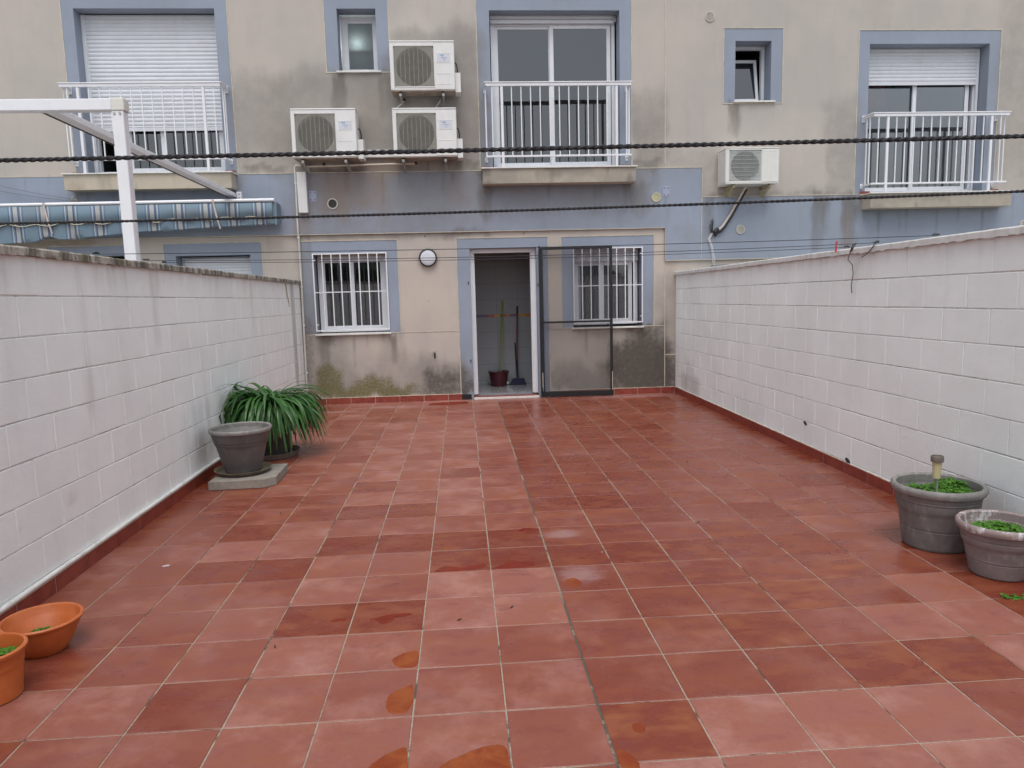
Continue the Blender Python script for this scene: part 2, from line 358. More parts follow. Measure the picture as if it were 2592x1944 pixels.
# ================================================================== GROUND AND PATIO FLOOR
T = .335
def floor_material():
    m, n, p, out = new_mat('terracotta_tiles')
    tone = attr(n, 'tone'); hue = attr(n, 'hue'); rn = attr(n, 'rnd')
    g = n.nodes.new('ShaderNodeNewGeometry')
    cmb = nn(n, 'ShaderNodeCombineXYZ'); n.links.new(mathn(n, 'MULTIPLY', rn, 37.0), cmb.inputs[0]); n.links.new(mathn(n, 'MULTIPLY', rn, 91.0), cmb.inputs[1]); n.links.new(rn, cmb.inputs[2])
    va = nn(n, 'ShaderNodeVectorMath', operation='ADD'); n.links.new(g.outputs['Position'], va.inputs[0]); n.links.new(cmb.outputs[0], va.inputs[1])
    mp = nn(n, 'ShaderNodeMapping'); mp.inputs['Scale'].default_value = (1,1.9,1); n.links.new(va.outputs[0], mp.inputs[0])
    mott = noise(n, mp.outputs[0], 5.5, 5, .58, .25); fine = noise(n, va.outputs[0], 45, 4, .7); world_ = noise(n, pos(n), 1.3, 4, .6)
    red = (.168,.026,.009); pink = (.285,.105,.078); orange = (.285,.092,.033)
    c = mix(n, tone, red, pink)
    c = mix(n, mathn(n, 'MULTIPLY', ramp(n, mott, .42, .68), mathn(n, 'ADD', mathn(n, 'MULTIPLY', hue, .42), .2)), c, orange)
    c = mix(n, ramp(n, mott, .46, .28, 0, .4), c, (.15,.035,.034))
    pale = noise(n, va.outputs[0], 3.1, 6, .68)
    c = mix(n, mathn(n, 'MULTIPLY', ramp(n, pale, .44, .72), mathn(n, 'ADD', mathn(n, 'MULTIPLY', tone, .62), .08)), c, (.42,.215,.18))
    c = mix(n, ramp(n, world_, .5, .72, 0, .25), c, (.29,.14,.12))
    # scuffs and dried lime spots
    sc = mathn(n, 'MULTIPLY', ramp(n, noise(n, pos(n, (1,1.4,1)), 38, 6, .8), .60, .68), ramp(n, noise(n, pos(n), 2.6, 2), .48, .62))
    c = mix(n, mathn(n, 'MULTIPLY', sc, .5), c, (.42,.29,.27))
    # dusty film along the house and in two swept patches
    dust = attr(n, 'dust'); d_ = mathn(n, 'MULTIPLY', ramp(n, mathn(n, 'ADD', dust, mathn(n, 'MULTIPLY', mathn(n, 'SUBTRACT', noise(n, pos(n, (.6,1.6,1)), 9, 5, .65), .5), .9)), .3, .9), ramp(n, dust, 0, .2))
    c = mix(n, mathn(n, 'MULTIPLY', d_, .6), c, (.36,.22,.21))
    c = mix(n, ramp(n, fine, .52, .8, 0, .34), c, (.14,.032,.02))
    spk = noise(n, pos(n), 210, 3, .7); c = mix(n, ramp(n, spk, .68, .76, 0, .5), c, (.07,.03,.02))
    n.links.new(c, p.inputs['Base Color'])
    n.links.new(ramp(n, mathn(n, 'ADD', mott, mathn(n, 'MULTIPLY', tone, .4)), .3, 1.0, .22, .50), p.inputs['Roughness'])
    p.inputs['Specular IOR Level'].default_value = .42
    bump(n, p, mathn(n, 'ADD', mott, mathn(n, 'MULTIPLY', fine, .25)), .12, .004)
    return m
def grout_material():
    m, n, p, out = new_mat('grout')
    v = pos(n); a = noise(n, v, 3.2, 4, .6); f = noise(n, v, 120, 3); f2 = noise(n, pos(n), 9, 4, .7)
    c = mix(n, ramp(n, f, .3, .7), (.26,.215,.165), (.39,.33,.265))
    dk = mathn(n, 'MAXIMUM', ramp(n, mathn(n, 'ADD', a, mathn(n, 'MULTIPLY', mathn(n, 'SUBTRACT', f2, .5), .6)), .56, .66), mathn(n, 'MULTIPLY', attr(n, 'crack'), ramp(n, noise(n, v, 2.3, 5, .75), .36, .48)))
    c = mix(n, mathn(n, 'MULTIPLY', dk, .85), c, (.045,.04,.03))
    c = mix(n, mathn(n, 'MULTIPLY', ramp(n, noise(n, v, 5, 3), .6, .7), .6), c, (.07,.075,.02))
    n.links.new(c, p.inputs['Base Color']); p.inputs['Roughness'].default_value = .95
    bump(n, p, f, .5, .004); return m
m_tile = floor_material(); m_grout = grout_material()
XL, XR = -2.615, 2.555
def build_floor():
    R_ = random.Random(11)
    red = {(-4,3),(-3,3),(-2,5),(-1,5),(-2,6),(-1,6),(-4,6),(-3,6),(-5,5),(-6,5),(-5,1),(-3,8),(-4,8)}
    pinkt = {(1,0),(2,0),(3,0),(1,-1),(2,-1),(3,-1),(4,2),(5,2),(5,1),(4,-1),(0,-1),(5,3),(-2,4),(-1,4),(-2,3),(-1,3)}
    orange_t = {(0,0),(4,4),(3,3),(2,4)}
    v = []; f = []; mi = []; tone = []; hue = []; rr = []; dust = []; crack = []
    ks = [XL]+[k*T for k in range(-7, 8)]+[XR]
    js = list(range(-12, 24))
    for j in js:
        y0 = j*T; y1 = (j+1)*T
        if j == 23: y1 = YF
        for i in range(len(ks)-1):
            x0, x1 = ks[i], ks[i+1]; kk = i-8
            gx0 = .0026 if kk != 0 else .0045; gx1 = .0026 if kk != -1 else .0045
            gy = .0022+R_.random()*.0010; jx = (R_.random()-.5)*.002
            a, b, c, d = x0+gx0+jx, x1-gx1+jx, y0+gy, y1-gy
            # tiny height differences and tilt from tile to tile
            h = [(R_.random()-.5)*.0010 for _ in range(4)]; e = .0022; base = len(v)
            q = [(a,c),(b,c),(b,d),(a,d)]; s_ = [(1,1),(-1,1),(-1,-1),(1,-1)]
            N = 6
            for (xx, yy) in q: v.append((xx, yy, -.006))
            for (xx, yy), (sx, sy), hh in zip(q, s_, h): v.append((xx+sx*e*.15, yy+sy*e*.15, -.0016+hh))
            inner = []
            for u in range(N+1):
                for w_ in range(N+1):
                    fu, fw = u/N, w_/N
                    hh = (h[0]*(1-fu)+h[1]*fu)*(1-fw)+(h[3]*(1-fu)+h[2]*fu)*fw
                    inner.append(len(v)); v.append((a+e+(b-a-2*e)*fu, c+e+(d-c-2*e)*fw, hh))
            ci = [inner[0], inner[N*(N+1)], inner[-1], inner[N]]
            fb = []
            for t in range(4):
                t2 = (t+1) % 4; fb.append((base+t, base+t2, base+4+t2, base+4+t))
            ed = [[inner[u*(N+1)] for u in range(N+1)], [inner[N*(N+1)+w_] for w_ in range(N+1)], [inner[u*(N+1)+N] for u in range(N, -1, -1)], [inner[w_] for w_ in range(N, -1, -1)]]
            for t in range(4): fb.append(tuple([base+4+t, base+4+(t+1) % 4]+ed[t][::-1]))
            for u in range(N):
                for w_ in range(N): fb.append((inner[u*(N+1)+w_], inner[(u+1)*(N+1)+w_], inner[(u+1)*(N+1)+w_+1], inner[u*(N+1)+w_+1]))
            f += fb; mi += [0]*len(fb)
            if kk < 0: t_ = .64+.5*(R_.random()-.5)
            else: t_ = .16+.26*(R_.random()-.5)
            if kk < -4: t_ -= .16
            if R_.random() < .2: t_ += .45*(R_.random()-.5)*2
            if (kk, j) in red: t_ = .06
            if (kk, j) in pinkt: t_ = .95
            hv = R_.random()*.9
            if (kk, j) in orange_t: t_ = .15; hv = 1.3
            rv = R_.random(); k_ = len(v)-base
            tone += [min(1, max(0, t_))]*k_; hue += [hv]*k_; rr += [rv]*k_
    nt_ = len(v)
    # grout bed
    gx = breaks(XL-.01, XR+.01, [0], .12); gy = breaks(-12*T, YF, [], .12)
    for yy in gy:
        for xx in gx: v.append((xx, yy, -.0026)); tone.append(0); hue.append(0); rr.append(0)
    w_ = len(gx)
    for j in range(len(gy)-1):
        for i in range(w_-1): f.append((nt_+j*w_+i, nt_+j*w_+i+1, nt_+(j+1)*w_+i+1, nt_+(j+1)*w_+i)); mi.append(1)
    me = bpy.data.meshes.new('patio_floor'); me.from_pydata(v, [], f); me.materials.append(m_tile); me.materials.append(m_grout)
    me.polygons.foreach_set('material_index', mi); me.update()
    co = np.array(v); x, y = co[:,0], co[:,1]
    du = sm(y, 7.2, 7.95)*.55
    for (cx, cy, rx, ry, am) in ((-2.2,7.3,.7,.13,.8),(-1.5,7.55,.6,.10,.9),(1.2,7.6,.6,.12,.6),(1.9,7.8,.9,.2,.9),(.12,2.2,.14,.09,1.0),(.14,1.56,.14,.14,.9),(.0,7.75,.3,.1,.6),(-2.45,2.6,.1,.6,.4),(.2,3.1,.35,.5,.25),(.55,.25,.12,.16,.5)):
        q = ((x-cx)/rx)**2+((y-cy)/ry)**2; du = np.maximum(du, am*np.exp(-q*.8))
    for nm, val in (('tone', tone), ('hue', hue), ('rnd', rr), ('dust', du), ('crack', np.exp(-(x/.05)**2)*(.4+.6*(np.sin(y*2.1+.6) > -.2)))):
        a = me.attributes.new(nm, 'FLOAT', 'POINT'); a.data.foreach_set('value', np.asarray(val, dtype=np.float32))
    o = bpy.data.objects.new('patio_floor', me); C.objects.link(o); tag(o, kind='structure')
build_floor()
m_ground = simple('ground_concrete', (.30,.28,.26), .9, var=.12, nscale=2, dirt=.4)
g = MB(); g.box(-260, 260, -300, 260, -.3, -.05); tag(g.build('ground', m_ground), kind='structure')
m_nfloor = simple('neighbour_tiles', (.34,.33,.31), .6, var=.12, nscale=3)
g = MB(); g.box(-12, -2.84, -4.0, 7.99, -.045, -.004); tag(g.build('neighbour_patio_floor', m_nfloor), kind='structure')
g = MB(); g.box(2.79, 12, -4.0, 7.99, -.045, -.004); tag(g.build('neighbour_patio_floor', m_nfloor), kind='structure')

# ================================================================== SIDE WALLS OF PAINTED BLOCKS
def block_material(name, base):
    m, n, p, out = new_mat(name)
    v = pos(n); big = noise(n, v, 1.6, 4, .6); mid = noise(n, v, 14, 5, .6); fine = noise(n, v, 160, 4, .7); st = noise(n, pos(n, (1,1,.12)), 7, 5, .6)
    c = mix(n, ramp(n, big, .3, .7), tuple(q*.95 for q in base), tuple(q*1.03 for q in base))
    c = mix(n, mathn(n, 'MULTIPLY', attr(n, 'tone'), .10), c, (.72,.72,.70))
    c = mix(n, ramp(n, st, .5, .78, 0, .12), c, (.55,.52,.47))
    d = attr(n, 'dirt')
    d = mathn(n, 'MULTIPLY', ramp(n, mathn(n, 'ADD', d, mathn(n, 'MULTIPLY', mathn(n, 'SUBTRACT', st, .5), .9)), .1, 1.0), ramp(n, d, 0, .12))
    c = mix(n, mathn(n, 'MULTIPLY', d, .6), c, (.26,.24,.20))
    b_ = attr(n, 'brown'); b_ = mathn(n, 'MULTIPLY', ramp(n, mathn(n, 'ADD', b_, mathn(n, 'MULTIPLY', mathn(n, 'SUBTRACT', mid, .5), .5)), .2, 1.0), .6)
    c = mix(n, b_, c, (.27,.20,.15))
    c = mix(n, ramp(n, fine, .62, .85, 0, .25), c, (.35,.33,.30))
    n.links.new(c, p.inputs['Base Color']); p.inputs['Roughness'].default_value = .72; p.inputs['Specular IOR Level'].default_value = .3
    h = mathn(n, 'ADD', mathn(n, 'MULTIPLY', fine, .8), mid); bump(n, p, h, .8, .006); return m
m_block = block_material('painted_block', (.92,.96,.95))
m_joint = simple('block_joint', (.60,.59,.57), .85, var=.2, nscale=12, dirt=.8, dirtcol=(.16,.15,.13))
def shear(y): return -.0125*(y-1.5)
def block_wall(xf, sgn, ph_a, ph_b, parent, seed, blobs, dirts):
    """sgn +1: the face looks towards +x (left wall)"""
    R_ = random.Random(seed); Y0, Y1 = -4.0, YF-.002; TH = .20
    v = []; f = []; mi = []; tone = []
    def quad(a): f.append(tuple(a))
    zs = [.115+.2035*k for k in range(0, 8)]+[1.742]; zs = [-.02]+zs
    L = .405
    for r in range(len(zs)-1):
        z0, z1 = zs[r], zs[r+1]; ph = ph_a if r % 2 == 0 else ph_b
        ys = [Y0]; y = ph-20*L
        while y < Y1:
            if y > Y0+.03: ys.append(y+(R_.random()-.5)*.006)
            y += L
        if Y1-ys[-1] < .04: ys.pop()
        ys.append(Y1)
        for a, b in zip(ys, ys[1:]):
            ga, gb, gz0, gz1 = [.0010+R_.random()**2*.0032 for _ in range(4)]
            dp = .0030+R_.random()*.0028; t0 = R_.random(); N1, N2 = 5, 4; base = len(v)
            hh = [(R_.random()-.5)*.0016 for _ in range(4)]
            grid = []
            for i in range(N1+1):
                for j in range(N2+1):
                    fu, fw = i/N1, j/N2
                    yy = a+ga+(b-a-ga-gb)*fu; zz = z0+gz0+(z1-z0-gz0-gz1)*fw
                    edge = (i in (0, N1)) or (j in (0, N2))
                    if not edge or True:
                        if i == 0: yy += .004
                        if i == N1: yy -= .004
                        if j == 0: zz += .004
                        if j == N2: zz -= .004
                    h_ = (hh[0]*(1-fu)+hh[1]*fu)*(1-fw)+(hh[3]*(1-fu)+hh[2]*fu)*fw
                    grid.append(len(v)); v.append((xf+sgn*(h_), yy, zz+shear(yy)))
            oc = []
            for (yy, zz) in ((a+ga, z0+gz0), (b-gb, z0+gz0), (b-gb, z1-gz1), (a+ga, z1-gz1)):
                oc.append(len(v)); v.append((xf-sgn*(dp+.002), yy, zz+shear(yy)))
            for i in range(N1):
                for j in range(N2):
                    q = (grid[i*(N2+1)+j], grid[(i+1)*(N2+1)+j], grid[(i+1)*(N2+1)+j+1], grid[i*(N2+1)+j+1]); quad(q if sgn > 0 else q[::-1])
            E = [[grid[i*(N2+1)] for i in range(N1+1)], [grid[N1*(N2+1)+j] for j in range(N2+1)], [grid[i*(N2+1)+N2] for i in range(N1, -1, -1)], [grid[j] for j in range(N2, -1, -1)]]
            for t in range(4):
                q = [oc[t], oc[(t+1) % 4]]+E[t][::-1]; quad(q if sgn > 0 else q[::-1])
            tone += [t0]*(len(v)-base)
    mi = [0]*len(f)
    # mortar face and body behind the blocks
    xa, xb = xf-sgn*.0062, xf-sgn*TH; b0 = len(v); ny = 60; nz = 10
    for i in range(ny+1):
        yy = Y0+(Y1-Y0)*i/ny
        for j in range(nz+1): v.append((xa, yy, -.02+(1.742+.02)*j/nz+shear(yy)))
    for i in range(ny):
        for j in range(nz):
            q = (b0+i*(nz+1)+j, b0+(i+1)*(nz+1)+j, b0+(i+1)*(nz+1)+j+1, b0+i*(nz+1)+j+1); f.append(q if sgn > 0 else q[::-1]); mi.append(1)
    b1 = len(v)
    for yy in (Y0, Y1):
        for xx, zz in ((xa, -.02), (xb, -.02), (xb, 1.742), (xa, 1.742)): v.append((xx, yy, zz+shear(yy)))
    for q in ((0,1,2,3), (4,7,6,5), (1,5,6,2), (3,2,6,7)): f.append(tuple(b1+k for k in q)); mi.append(1)
    tone += [.5]*(len(v)-len(tone))
    off = world_off(parent)
    me = bpy.data.meshes.new('masonry'); me.from_pydata([(q[0]-off.x, q[1]-off.y, q[2]-off.z) for q in v], [], f)
    me.materials.append(m_block); me.materials.append(m_joint); me.polygons.foreach_set('material_index', mi); me.update()
    co = np.array(v); y, z = co[:,1], co[:,2]; dirt = np.zeros(len(v)); br = np.zeros(len(v))
    for (cy, cz, ry, rz, am) in blobs: br = np.maximum(br, am*np.exp(-(((y-cy)/ry)**2+((z-cz)/rz)**2)))
    for (y0, y1, z0, z1, sy, sz, am) in dirts:
        dirt = np.maximum(dirt, am*sm(y, y0-sy, y0+sy*.2)*(1-sm(y, y1-sy*.2, y1+sy))*sm(z, z0-sz, z0+sz*.2)*(1-sm(z, z1-sz*.2, z1+sz)))
    for nm, val in (('tone', tone), ('dirt', dirt), ('brown', br)):
        a = me.attributes.new(nm, 'FLOAT', 'POINT'); a.data.foreach_set('value', np.asarray(val, dtype=np.float32))
    o = bpy.data.objects.new('masonry', me); C.objects.link(o); o.parent = parent; return o
def coping(name, xf, sgn, mat, parent, seed, rag, pieces):
    """slab on top of the wall, overhanging both faces, lower edge slightly ragged"""
    R_ = random.Random(seed); b = MB(); X0, X1 = xf+sgn*.03, xf-sgn*.225; ys = []; y = -4.0
    while y < 7.96:
        L = pieces*(.9+.2*R_.random()); ys.append((y, min(y+L, 7.985))); y += L
    for (a, c) in ys:
        n = max(2, int((c-a)/.035)); lo = []; pl_ = []
        dz = (R_.random()-.5)*.003; dx = (R_.random()-.5)*.004
        for i in range(n+1):
            yy = a+.0015+(c-a-.003)*i/n; s_ = shear(yy); r = (R_.random()**2)*rag; e = (R_.random()-.5)*.003
            pl_ += [(X0+sgn*(dx+e*.4), yy, 1.738+s_+dz-r), (X0+sgn*(dx+e), yy, 1.772+s_+dz+e*.5), (X0+sgn*(dx+e-.006), yy, 1.780+s_+dz+e*.5), (X1, yy, 1.782+s_+dz), (X1, yy, 1.742+s_+dz), (X0-sgn*.012, yy, 1.740+s_+dz)]
        fs = []
        for i in range(n):
            for k in range(6): fs.append((i*6+k, i*6+(k+1) % 6, (i+1)*6+(k+1) % 6, (i+1)*6+k))
        fs += [tuple(range(6)), tuple(n*6+k for k in range(6))]
        b.add(pl_, fs)
    return b.build(name, mat, parent)
def mossy():
    m, n, p, out = new_mat('weathered_coping'); v = pos(n); vs_ = pos(n, (1,1,.25))
    a = noise(n, vs_, 16, 6, .7); b_ = noise(n, v, 5, 5, .65); d = noise(n, v, 60, 4, .7)
    c = mix(n, ramp(n, a, .38, .62), (.10,.095,.075), (.46,.43,.38))
    c = mix(n, ramp(n, b_, .52, .62, 0, .75), c, (.12,.115,.05)); c = mix(n, ramp(n, d, .5, .75, 0, .5), c, (.07,.065,.06))
    n.links.new(c, p.inputs['Base Color']); p.inputs['Roughness'].default_value = .95; bump(n, p, mathn(n, 'ADD', a, d), .6, .006); return m
m_mossy = mossy(); m_whitecop = simple('painted_coping', (.66,.66,.64), .8, var=.07, nscale=10, dirt=.45, dirtcol=(.28,.25,.22), bmp=.4, bscale=60)
wl = empty('block_wall', (-2.72, 2, 0), 'white painted block wall with mossy grey coping, left of the patio', 'wall', 'block walls beside the patio')
block_wall(XL, 1, 1.83, 1.618, wl, 3, [(1.92,.43,.09,.06,.62),(1.45,.42,.08,.07,.4),(3.9,.40,.10,.10,.3)],
    [(-4,8,1.62,1.74,.1,.14,.24),(7.45,7.62,.35,1.7,.08,.3,.85),(7.75,8,.1,1.7,.1,.2,.35),(2.2,2.3,.9,1.7,.05,.2,.4),(3.2,3.3,1.2,1.7,.05,.2,.45),(4.4,4.46,1.3,1.74,.04,.2,.4),(5.6,5.7,1.2,1.7,.05,.2,.45),(3.6,4.3,.25,.62,.25,.15,.35)])
coping('coping', XL, 1, m_mossy, wl, 4, .007, .52)
wr = empty('block_wall', (2.66, 2, 0), 'white painted block wall with painted ragged-edged coping, right of the patio', 'wall', 'block walls beside the patio')
block_wall(XR, -1, 1.85, 1.647, wr, 5, [], [(-4,8,1.66,1.74,.1,.08,.3),(7.0,7.7,.1,.30,.25,.1,.6),(7.2,7.45,.1,.5,.12,.15,.4),(6.0,6.15,1.3,1.7,.05,.2,.3),(7.8,8,.1,1.5,.1,.2,.3),(3.28,3.33,1.55,1.74,.02,.1,.4)])
coping('coping', XR, -1, m_whitecop, wr, 6, .008, .95)

# skirting tiles at the foot of the walls and of the house
def skirt_material():
    m, n, p, out = new_mat('skirting_tile'); v = pos(n); a = noise(n, v, 12, 5); 
    c = mix(n, ramp(n, a, .3, .7), (.20,.036,.026), (.28,.062,.040)); c = mix(n, ramp(n, noise(n, v, 40, 4, .7), .58, .75, 0, .3), c, (.3,.14,.11))
    n.links.new(c, p.inputs['Base Color']); p.inputs['Roughness'].default_value = .38; return m
m_skirt = skirt_material(); m_cap = simple('skirting_mortar', (.60,.54,.44), .9, var=.15, nscale=20, dirt=.5, dirtcol=(.2,.17,.12), bmp=.5, bscale=60)
def skirting(label, axis, c0, sgn, spans, parent_loc, group='red tile skirtings round the patio', corners=True):
    root = empty('tile_skirting', parent_loc, label, 'skirting', group); b = MB(); k_ = MB(); R_ = random.Random(int(abs(c0)*100)+5)
    for (s0, s1) in spans:
        t = math.ceil(s0/T-1e-6); cuts = [s0]+[q*T for q in range(t, int(s1/T)+1) if s0+.02 < q*T < s1-.02]+[s1]
        for a, c in zip(cuts, cuts[1:]):
            d = (R_.random()-.5)*.001
            if axis == 'y': b.box(c0, c0+sgn*(.0105+d), a+.002, c-.002, -.002, .083+d, b=.0012)
            else: b.box(a+.002, c-.002, c0, c0+sgn*(.0105+d), -.002, .083+d, b=.0012)
        n = int((s1-s0)/.05)+1
        for i in range(n):      # uneven bead of mortar along the top edge
            a = s0+(s1-s0)*i/n; c = s0+(s1-s0)*(i+1)/n; h = .087+.004*R_.random()
            if axis == 'y': k_.box(c0-sgn*.003, c0+sgn*.0085, a, c, -.002, h)
            else: k_.box(a, c, c0-sgn*.003, c0+sgn*.0085, -.002, h)
    b.build('tile_row', m_skirt, root); k_.build('mortar_bed', m_cap, root); return root
skirting('dark red tile skirting along the foot of the left wall', 'y', XL, 1, [(-3.9, 7.985)], (XL, 2, 0))
skirting('dark red tile skirting along the foot of the right wall', 'y', XR, -1, [(-3.9, 7.985)], (XR, 2, 0))
skirting('dark red tile skirting at the foot of the house, either side of the door', 'x', YF, -1, [(XL+.012, -.47), (.77, XR-.012)], (-1.4, YF, 0))
# white cable along the left skirting
R_ = random.Random(9); pts = [(XL+.010+.002*R_.random(), -3.8+.28*i, .104+.003*R_.random()) for i in range(34)]
b = MB(); b.tube(pts, .0125, 10); tag(b.build('cable', simple('cable_white', (.80,.79,.75), .5, var=.05, dirt=.3), origin=(XL, 1.5, .1)), 'thin white cable running along the top of the left skirting', 'cable')
for k, q in enumerate([pts]): pass

# ================================================================== THE THREE ROW HOUSES
def bead(b, x0, x1, z0, z1, y=YF, w=.012, sides='LTRB'):
    yy0, yy1 = y-.006, y+.004
    if 'T' in sides: b.box(x0-w, x1+w, yy0, yy1, z1, z1+w)
    if 'B' in sides: b.box(x0-w, x1+w, yy0, yy1, z0-w, z0)
    if 'L' in sides: b.box(x0-w, x0, yy0+.001, yy1, z0, z1)
    if 'R' in sides: b.box(x1, x1+w, yy0+.001, yy1, z0, z1)
def shutter(parent, x0, x1, z0, z1, y, pitch=.052, rail=True):
    b = MB(); z = z1; n = 0
    while z > z0+.06:
        zz = max(z-pitch, z0+.045)
        prof = [(y+.006, z), (y-.001, z-.006), (y-.005, (z+zz)/2), (y-.001, zz+.008), (y+.005, zz+.003), (y+.006, zz)]
        vs = [(x0, p_, q_) for p_, q_ in prof]+[(x1, p_, q_) for p_, q_ in prof]; k = len(prof)
        b.add(vs, [(i, i+1, k+i+1, k+i) for i in range(k-1)]); z = zz; n += 1
        if n > 90: break
    if rail: b.box(x0, x1, y-.009, y+.008, z0, z0+.045, b=.002)
    b.box(x0, x1, y+.008, y+.014, z0+.01, z1)
    return b.build('shutter', m_shutter, parent)
def window(parent, x0, x1, z0, z1, y, leaves, mat_glass=None, fr=.045, label=None, name='window', backing=None, mats=None):
    """frame with sliding or hinged leaves; leaves = list of (x0,x1,dy); panes are sub-parts"""
    mat_glass = mat_glass or m_glass; b = MB(); d = .07
    b.box(x0, x1, y, y+d, z1-fr, z1, b=.002); b.box(x0, x1, y, y+d, z0, z0+fr*.8, b=.002)
    b.box(x0, x0+fr, y+.0005, y+d, z0+fr*.8, z1-fr); b.box(x1-fr, x1, y+.0005, y+d, z0+fr*.8, z1-fr)
    lw = .055
    for (a, c, dy) in leaves:
        ya, yb = y+.012+dy, y+.04+dy; zb, zt = z0+fr*.8-.004, z1-fr+.004
        b.box(a, a+lw, ya, yb, zb, zt, b=.002); b.box(c-lw, c, ya, yb, zb, zt, b=.002)
        b.box(a+lw, c-lw, ya+.001, yb, zb, zb+lw*.9, b=.002); b.box(a+lw, c-lw, ya+.001, yb, zt-lw*.75, zt, b=.002)
    o = b.build(name, m_alu, parent)
    if label: o['label'] = label
    for (a, c, dy) in leaves:
        g_ = MB(); g_.box(a+lw-.004, c-lw+.004, y+.024+dy, y+.029+dy, z0+fr*.8+lw*.9-.008, z1-fr-lw*.75+.008)
        g_.build('pane', mat_glass, o)
    return o
def sill(parent, x0, x1, z, y0, y1=8.20):
    b = MB(); b.box(x0, x1, y0, y1, z-.022, z, b=.003); return b.build('sill', m_marble, parent)
def room(parent, x0, x1, z0, z1, y0, y1, mats=None, name='room'):
    """five inward faces behind an opening so that no window looks into nothing"""
    b = MB(); t = .02
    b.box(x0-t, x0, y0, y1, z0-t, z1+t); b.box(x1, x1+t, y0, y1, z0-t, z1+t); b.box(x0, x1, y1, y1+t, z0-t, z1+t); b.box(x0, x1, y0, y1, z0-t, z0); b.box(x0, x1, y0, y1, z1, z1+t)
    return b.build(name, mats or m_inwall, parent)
def curtain(parent, x0, x1, z0, z1, y, mat, amp=.02, wl=.09, name='curtain'):
    n = max(8, int((x1-x0)/.012)); vs = []; R_ = random.Random(int(x0*100+z0*10))
    ph = R_.random()*6
    for z in (z0, z1):
        for i in range(n+1):
            x = x0+(x1-x0)*i/n; vs.append((x, y+amp*math.sin(ph+2*math.pi*x/wl)+amp*.4*math.sin(x*23+z*.6), z))
    b = MB(); b.add(vs, [(i, i+1, n+2+i, n+1+i) for i in range(n)], smooth=True); o = b.build(name, mat, parent, fix=False)
    md = o.modifiers.new('thickness', 'SOLIDIFY'); md.thickness = .002; return o
m_curtain = simple('curtain_cloth', (.55,.54,.50), .9, var=.05)
m_curtain_g = simple('grey_curtain', (.34,.35,.36), .9, var=.05)
m_pink_refl = simple('pink_reflection_sheet', (.88,.12,.24), .8, var=.08)
def balcony(parent, x0, x1, zt, label, bars, posts, rx0, rx1, zr):
    """x0,x1: slab; zt: top of marble; rx0,rx1: railing; zr: rail top"""
    yf = 7.745; zb = zt-.205
    slab = wall_sheet('balcony', x0+.02, x1-.02, zb, zt-.017, yf, [], lambda a, c: 0, [m_slab], parent, res=.03)
    slab['label'] = label
    b = MB(); b.box(x0+.021, x1-.021, yf+.001, YF+.02, zb, zt-.017); b.build('slab_body', m_slab, slab)
    b = MB(); b.box(x0, x1, yf-.025, YF+.20, zt-.016, zt, b=.003); b.build('marble_top', m_marble, slab)
    for q in ((x0, x0+.14), (x1-.17, x1-.03)): b = MB(); b.box(*q, YF-.012, YF+.004, zt+.001, zt+.05, b=.002); b.build('skirting_piece', m_redclay, slab)
    # railing
    yr = yf+.0; b = MB(); zl = zr-.925
    b.box(rx0-.02, rx1+.02, yr-.025, yr+.025, zr-.014, zr, b=.004); b.box(rx0-.005, rx1+.005, yr-.016, yr+.016, zr-.042, zr-.0145, b=.003); b.box(rx0, rx1, yr-.018, yr+.012, zr-.052, zr-.0425)
    b.box(rx0-.01, rx1+.01, yr-.014, yr+.014, zl-.022, zl, b=.002)
    for x in (rx0, rx1):
        b.box(x-.02, x+.02, yr+.026, YF-.006, zr-.014, zr, b=.004); b.box(x-.014, x+.014, yr+.0255, YF-.005, zr-.042, zr-.0145, b=.003)
        b.box(x-.012, x+.012, yr+.0145, YF-.002, zl-.02, zl-.002)
        for q in (.08, .16): b.box(x-.007, x+.007, yr+q-.007, yr+q+.007, zl-.001, zr-.043)
        b.box(x-.02, x+.02, YF-.012, YF+.002, zr-.075, zr+.015, b=.003); b.box(x-.018, x+.018, YF-.010, YF+.002, zl-.045, zl+.02, b=.003)
    for x in bars: b.box(x-.0065, x+.0065, yr-.0065, yr+.0065, zl-.001, zr-.052)
    for x in posts: b.box(x-.017, x+.017, yr-.0135, yr+.0135, zt, zr-.0525, b=.003)
    b.build('railing', m_white, slab); return slab
m_slab = plaster('slab_render', (.50,.45,.37))

def house(label, loc):
    return empty('row_house', loc, label, 'house', 'row houses behind the patio')
def shell(parent, x0, x1, top=6.3):
    b = MB(); b.box(x0, x1, 12.2, 12.35, -.1, top); b.box(x0, x0+.06, YF+.23, 12.2, -.1, top); b.box(x1-.06, x1, YF+.23, 12.2, -.1, top)
    b.box(x0+.06, x1-.06, YF+.23, 12.2, 2.60, 2.75); b.build('party_wall', m_inwall, parent)
    b = MB(); b.box(x0, x1, YF-.05, 12.4, top, top+.12, b=.01); b.build('roof', simple('roof_slab', (.36,.33,.30), .9, dirt=.4), parent)

